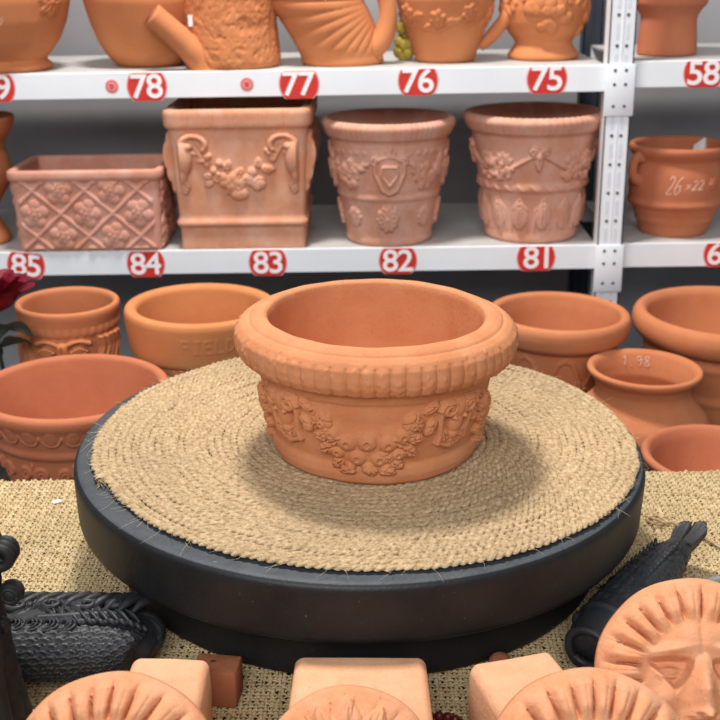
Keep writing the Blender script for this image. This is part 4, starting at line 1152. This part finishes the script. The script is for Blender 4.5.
t = thing('metal_ring', 'grey metal ring lying on the burlap behind the big lion face at the right edge', 'ring', (.392, -.140, ZB))
b = MB(); a = np.linspace(0, 2*PI, 80); b.tube(np.stack([.056*np.cos(a), .052*np.sin(a), .0042+.0006*np.sin(a*3)], 1), .0036, 12); b.build('ring_band', M['grey_metal'], t)

t = thing('jute_twine', 'loose brown jute twine lying on the burlap behind the black fish tail', 'twine', (0, 0, ZB))
for off in (0, .0022):
    b = MB(); P = smooth_path([(.338, .058+off, .003), (.346, .048, .0045), (.356, .040+off, .0035), (.366, .040, .0035), (.378, .022+off, .0035), (.390, .012-off, .0035), (.405, -.017+off, .0035), (.425, -.045, .0035), (.445, -.06-off, .0035)], 8)
    b.tube(P, .0016, 7); b.build('strand', M['rope'], t)
b = MB()
a = np.linspace(0, 5.6, 22); b.tube(np.stack([.346+.009*np.cos(a), .046+.011*np.sin(a), .0035+.001*np.sin(a*2)], 1), .0015, 7); b.build('loop', M['rope'], t)

# ================================================================== black pieces
def scales(R, u0, u1, v0, v1, s, h):
    i = 0; v = v1
    row = 0
    U, V = R.U, R.V
    acc = np.zeros_like(R.H)
    while v > v0:
        off = (row % 2)*.5
        k = np.round((U-u0)/s-off); cu = u0+(k+off)*s
        # each scale is an arc with a raised lower lip
        d = np.hypot(U-cu, (V-v))/(s*.62)
        acc = np.where((d < 1) & (V < v+.02*s) & (U > u0) & (U < u1), h*(.35+.65*d**3), acc)
        v -= s*.52; row += 1
    R.put(np.clip(acc, 0, 1))

t = thing('dragon_ornament', 'black scaled dragon body piece with carved mane lying left in front of the turntable', 'ornament', (0, 0, ZB))
def rel(R):
    R.V = -R.V
    scales_front(R)
def scales_front(R):
    Sx, Th = R.U, R.V
    # columns run along the body ; work with swapped axes
    class Q: pass
    q = Relief(R.U, -R.V)
    scales(q, .0, .2, .012, .085, .0122, .0052)
    R.H = np.maximum(R.H, q.H)
    # mane strands on the far side, sweeping back
    far = R.V > .006
    st = np.abs(np.sin((R.U*1.0-R.V*1.5)*PI/.0105))**.7*.0062*np.clip((R.V-.020)/.006, 0, 1)
    R.H = np.where(far, np.maximum(R.H, st), R.H)
    for (u, v, r, f) in ((.028, .010, .0085, 1), (.055, .012, .0095, -1), (.078, .013, .010, 1), (.105, .013, .009, -1), (.122, .022, .010, 1), (.135, .013, .009, 1), (.040, .022, .008, -1), (.092, .024, .008, 1), (.145, .028, .009, -1)):
        R.scroll(u, v, r, .0085, 1.6, .36, f); R.ball(u, v, r*.45, .0085)
    for k in range(9): R.leaf(.108+.006*k, .002, 2.1, .022, .0022, .0055, 0)
    R.tube([(.10, -.004), (.125, -.003), (.15, .000), (.175, .004)], .0035, .006)
ELX, ELZ = .047, .0255
sweep('scaled_body', [(-.405, -.252, .0285), (-.350, -.254, .0285), (-.298, -.252, .0285), (-.250, -.2495, .0285), (-.215, -.252, .0270), (-.198, -.258, .0235)], [.045, .049, .0515, .0515, .047, .034, .012], M['black_clay'], t, 300, (.545, 1.0), rel, k=34)
b = MB()
for k in range(6):                                           # overlapping coin scales along the ridge
    x = -.357+.0158*k
    for r0, rr, zz in ((.0112, .0019, 0), (.0072, .0015, .0012), (.0036, .0012, .0018)):
        a = np.linspace(0, 2*PI, 26); b.tube(np.stack([x+r0*np.cos(a)*.95, -.268+r0*np.sin(a)*.66, .0555+zz+.0018*np.sin(a)+.0014*np.cos(a)], 1), rr, 7)
    b.ball((x, -.268, .0545), .0108, 0, 8, (1, .66, .20))
b.build('ridge_band', M['black_clay'], t)
b = MB(); a = np.linspace(0, 1, 60); P = smooth_path([(-.278, -.266, .0565), (-.250, -.264, .0570), (-.222, -.262, .0550), (-.203, -.262, .048)], 20)
tw = np.arange(len(P))*.9
b.tube(P+np.stack([0*tw, .0012*np.cos(tw), .0012*np.sin(tw)], 1), .0026, 8); b.build('rope_ridge', M['black_clay'], t)
for (x, y, z, r) in ((-.366, -.243, .0575, .0120), (-.330, -.240, .0590, .0125), (-.297, -.237, .0590, .0115), (-.264, -.236, .0585, .0110), (-.238, -.231, .0570, .0105), (-.350, -.227, .056, .0085), (-.312, -.224, .0555, .0085)):
    b = MB(); a = np.linspace(0, 1.7*2*PI, 34); rr = r*(1-.8*a/a[-1])
    b.tube(np.stack([x+rr*np.cos(a), y+rr*np.sin(a)*.75, z-.003+.005*a/a[-1]], 1), np.linspace(.0038, .0024, 34), 8); b.build('curl', M['black_clay'], t)
b = MB()
for k in range(12):
    x = -.372+.0138*k
    b.tube(smooth_path([(x, -.244, .0540), (x+.008, -.232, .0575), (x+.020, -.217, .0550), (x+.036, -.2045, .0440)], 6), [.0020, .0046, .0046, .0020], 8)
b.build('mane_strand', M['black_clay'], t)
b = MB()
for k in range(9):
    x = -.285+.0095*k
    b.tube(smooth_path([(x, -.262, .0555), (x-.009, -.252, .0580), (x-.017, -.244, .0575)], 5), [.0012, .0026, .0010], 7)
b.build('barb', M['black_clay'], t)

t = thing('dragon_figurine', 'upright black figurine with curled knobs at the left edge before the scaled piece', 'figurine', (-.317, -.372, ZB))
def rel(R): R.put(.0016*np.abs(np.sin(R.V/.0045))**.6+.0012*np.abs(np.sin(R.U*160)))
sweep('figure_body', [(0, 0, .0), (.0, 0, .03), (-.003, 0, .07), (-.006, .002, .11), (-.008, .002, .145), (-.002, .0, .180), (.010, -.002, .196)], [.035, .034, .031, .029, .0275, .026, .018], M['black_dark'], t, 120, (1, 1), rel, ref=(0, -1, 0), k=14)
b = MB(); a = np.linspace(0, 1.6*2*PI, 40); rr = .0122*(1-.75*a/a[-1])
for dy in (-.010, -.003, .004): b.tube(np.stack([.029+rr*np.cos(a+1.9), dy+0*a, .193+rr*np.sin(a+1.9)], 1), np.linspace(.0052, .003, 40), 9)
b.build('curl', M['black_dark'], t)
b = MB()
for (x, y, z, r) in ((.034, -.004, .158, .0100), (.026, -.012, .132, .007)):
    b.ball((x, y, z), r, 0, 10)
    a = np.linspace(0, 2*PI, 24); b.tube(np.stack([x+.6*r*np.cos(a), y-r*.75+0*a, z+.6*r*np.sin(a)], 1), r*.2, 7)
b.build('knob', M['black_dark'], t)
for sgn in (-1, 1):
    b = MB(); b.tube(smooth_path([(.008+.010*sgn, -.020, .165), (.012+.012*sgn, -.026, .13), (.010+.013*sgn, -.028, .09), (.012+.013*sgn, -.028, .05), (.012+.015*sgn, -.026, .006)], 8), [.003, .0055, .006, .006, .005], 9); b.build('fold', M['black_dark'], t)

t = thing('fish_ornament', 'black carp ornament with spiny back and forked tail, between turntable and big lion face', 'ornament', (0, 0, ZB))
A0, A1 = np.array([.2100, -.2575, .0290]), np.array([.3600, -.0500, .038])
def rel(R):
    q = Relief(R.U, R.V); acc = np.zeros_like(R.H)
    s = .0090; k = np.round(R.U/s); 
    row = np.round(R.V/(s*.8)); off = np.mod(row, 2)*.5
    kk = np.round(R.U/s-off); d = np.hypot(R.U-(kk+off)*s, (R.V-row*s*.8))/(s*.55)
    R.put(np.where((R.U > .045) & (R.U < .20), (.0013+.0009*np.sin(R.U*311+R.V*127))*np.clip(1-d**2, 0, 1), 0))
    R.tube([(.040, -.06), (.034, -.02), (.034, .02), (.040, .06)], .003, .0028)
    for s_ in (-1, 1):
        R.ball(.024, s_*.030, .0062, .0050); R.tube([(.018, s_*.030-.008), (.032, s_*.030-.006)], .0018, .003)
    R.put(.0014*np.abs(np.sin(R.V/.0030))*np.clip((R.U-.205)/.02, 0, 1))
pts = [A0, A0*.8+A1*.2+np.array([0, 0, .0015]), A0*.55+A1*.45+np.array([0, 0, .0015]), A0*.3+A1*.7, A0*.15+A1*.85+np.array([0, 0, -.002])]
sweep('body', pts, [.0235, .0278, .0290, .0285, .0262, .0220, .0180, .0150], M['black_clay'], t, 160, (1, .98), rel, k=30)
ax = (A1-A0)/np.linalg.norm(A1-A0); sd = np.cross(ax, (0, 0, 1)); sd /= np.linalg.norm(sd); uz = np.cross(sd, ax)
# lips and mouth
b = MB(); a = np.linspace(0, 2*PI, 40)
P = np.array([A0-ax*.002+.0205*(np.cos(q)*sd*1.0+np.sin(q)*uz*1.0) for q in a]); b.tube(P, .0042, 10); b.build('lip', M['black_clay'], t)
b = MB(); P = np.array([A0-ax*.004-uz*.009+.0125*(np.cos(q)*sd+np.sin(q)*uz*.5) for q in a[20:]]); b.tube(P, .0045, 9); b.build('lower_lip', M['black_clay'], t)
# dorsal spines: two ragged rows
for s_ in (-.35, .75):
    b = MB()
    for k in range(17):
        f = .16+.036*k; c0 = A0+(A1-A0)*f; rad = np.interp(f, [0, .2, .5, .8, 1], [.026, .0288, .0280, .0225, .016])
        dirn = uz*math.cos(s_)-sd*math.sin(s_)
        base = c0+dirn*(rad-.003); tip = c0+dirn*(rad+.0022)+ax*.007
        b.tube([base-ax*.003, (base+tip)/2+dirn*.0005, tip], [.0026, .0019, .0004], 6)
    b.build('dorsal_spine', M['black_clay'], t)
# tail fin, two lobes of a fan
for s_ in (-1, 1):
    n, m_ = 12, 9; V = []
    for i in range(n):
        f = i/(n-1)
        for j in range(m_):
            g = j/(m_-1)
            w = .0150+.0090*f
            off = s_*(.0012*f+.0005+g*w*(1-.25*(f > .85)*g)); L = .045*(f)*(1-.20*(g-.45)**2*1.5*f)
            th_ = .0085*(1-.55*f)*(1-.75*(g-.35)**2)+.0009*math.cos(g*22)
            V.append(A0+(A1-A0)*.83+ax*(L+.004)+(sd*.80+uz*.25)*off+uz*(th_+.010*f*f))
    top = np.array(V); bot = top-uz*np.array([.012*(1-.5*(k//m_)/(n-1)) for k in range(n*m_)])[:, None]
    k0 = n*m_; F = [(i*m_+j, i*m_+j+1, (i+1)*m_+j+1, (i+1)*m_+j) for i in range(n-1) for j in range(m_-1)]
    F2 = [tuple(q+k0 for q in f[::-1]) for f in F]
    ring = [j for j in range(m_)]+[i*m_+m_-1 for i in range(1, n)]+[(n-1)*m_+j for j in range(m_-2, -1, -1)]+[i*m_ for i in range(n-2, 0, -1)]
    S = [(ring[q], ring[(q+1) % len(ring)], ring[(q+1) % len(ring)]+k0, ring[q]+k0) for q in range(len(ring))]
    b = MB(); b.add(np.concatenate([top, bot]), F+F2+S); b.build('tail_lobe', M['black_clay'], t)

# ------------------------------------------------------------------ light
def area(name, loc, target, size, size_y, watts, col):
    l = bpy.data.lights.new(name, 'AREA'); l.shape = 'RECTANGLE'; l.size = size; l.size_y = size_y; l.energy = watts; l.color = col
    o = link(bpy.data.objects.new(name, l)); o.location = loc
    o.rotation_euler = (Vector(target)-Vector(loc)).to_track_quat('-Z', 'Y').to_euler(); return o
area('ceiling_lamp', (-.25, .55, 1.85), (0, -.05, 0), .30, .30, 50, (1, .965, .92))
area('shop_front_daylight', (-.5, -2.7, 1.95), (.1, .8, .1), 2.6, 1.3, 82, (.97, .985, 1.0))
w = bpy.data.worlds.new('world'); sc.world = w; w.use_nodes = True
bg = w.node_tree.nodes['Background']; bg.inputs['Color'].default_value = (.88, .92, 1.0, 1); bg.inputs['Strength'].default_value = .35

vs = sc.view_settings; vs.view_transform = 'Standard'; vs.look = 'None'; vs.gamma = 1; vs.use_curve_mapping = False; vs.exposure = 0.0
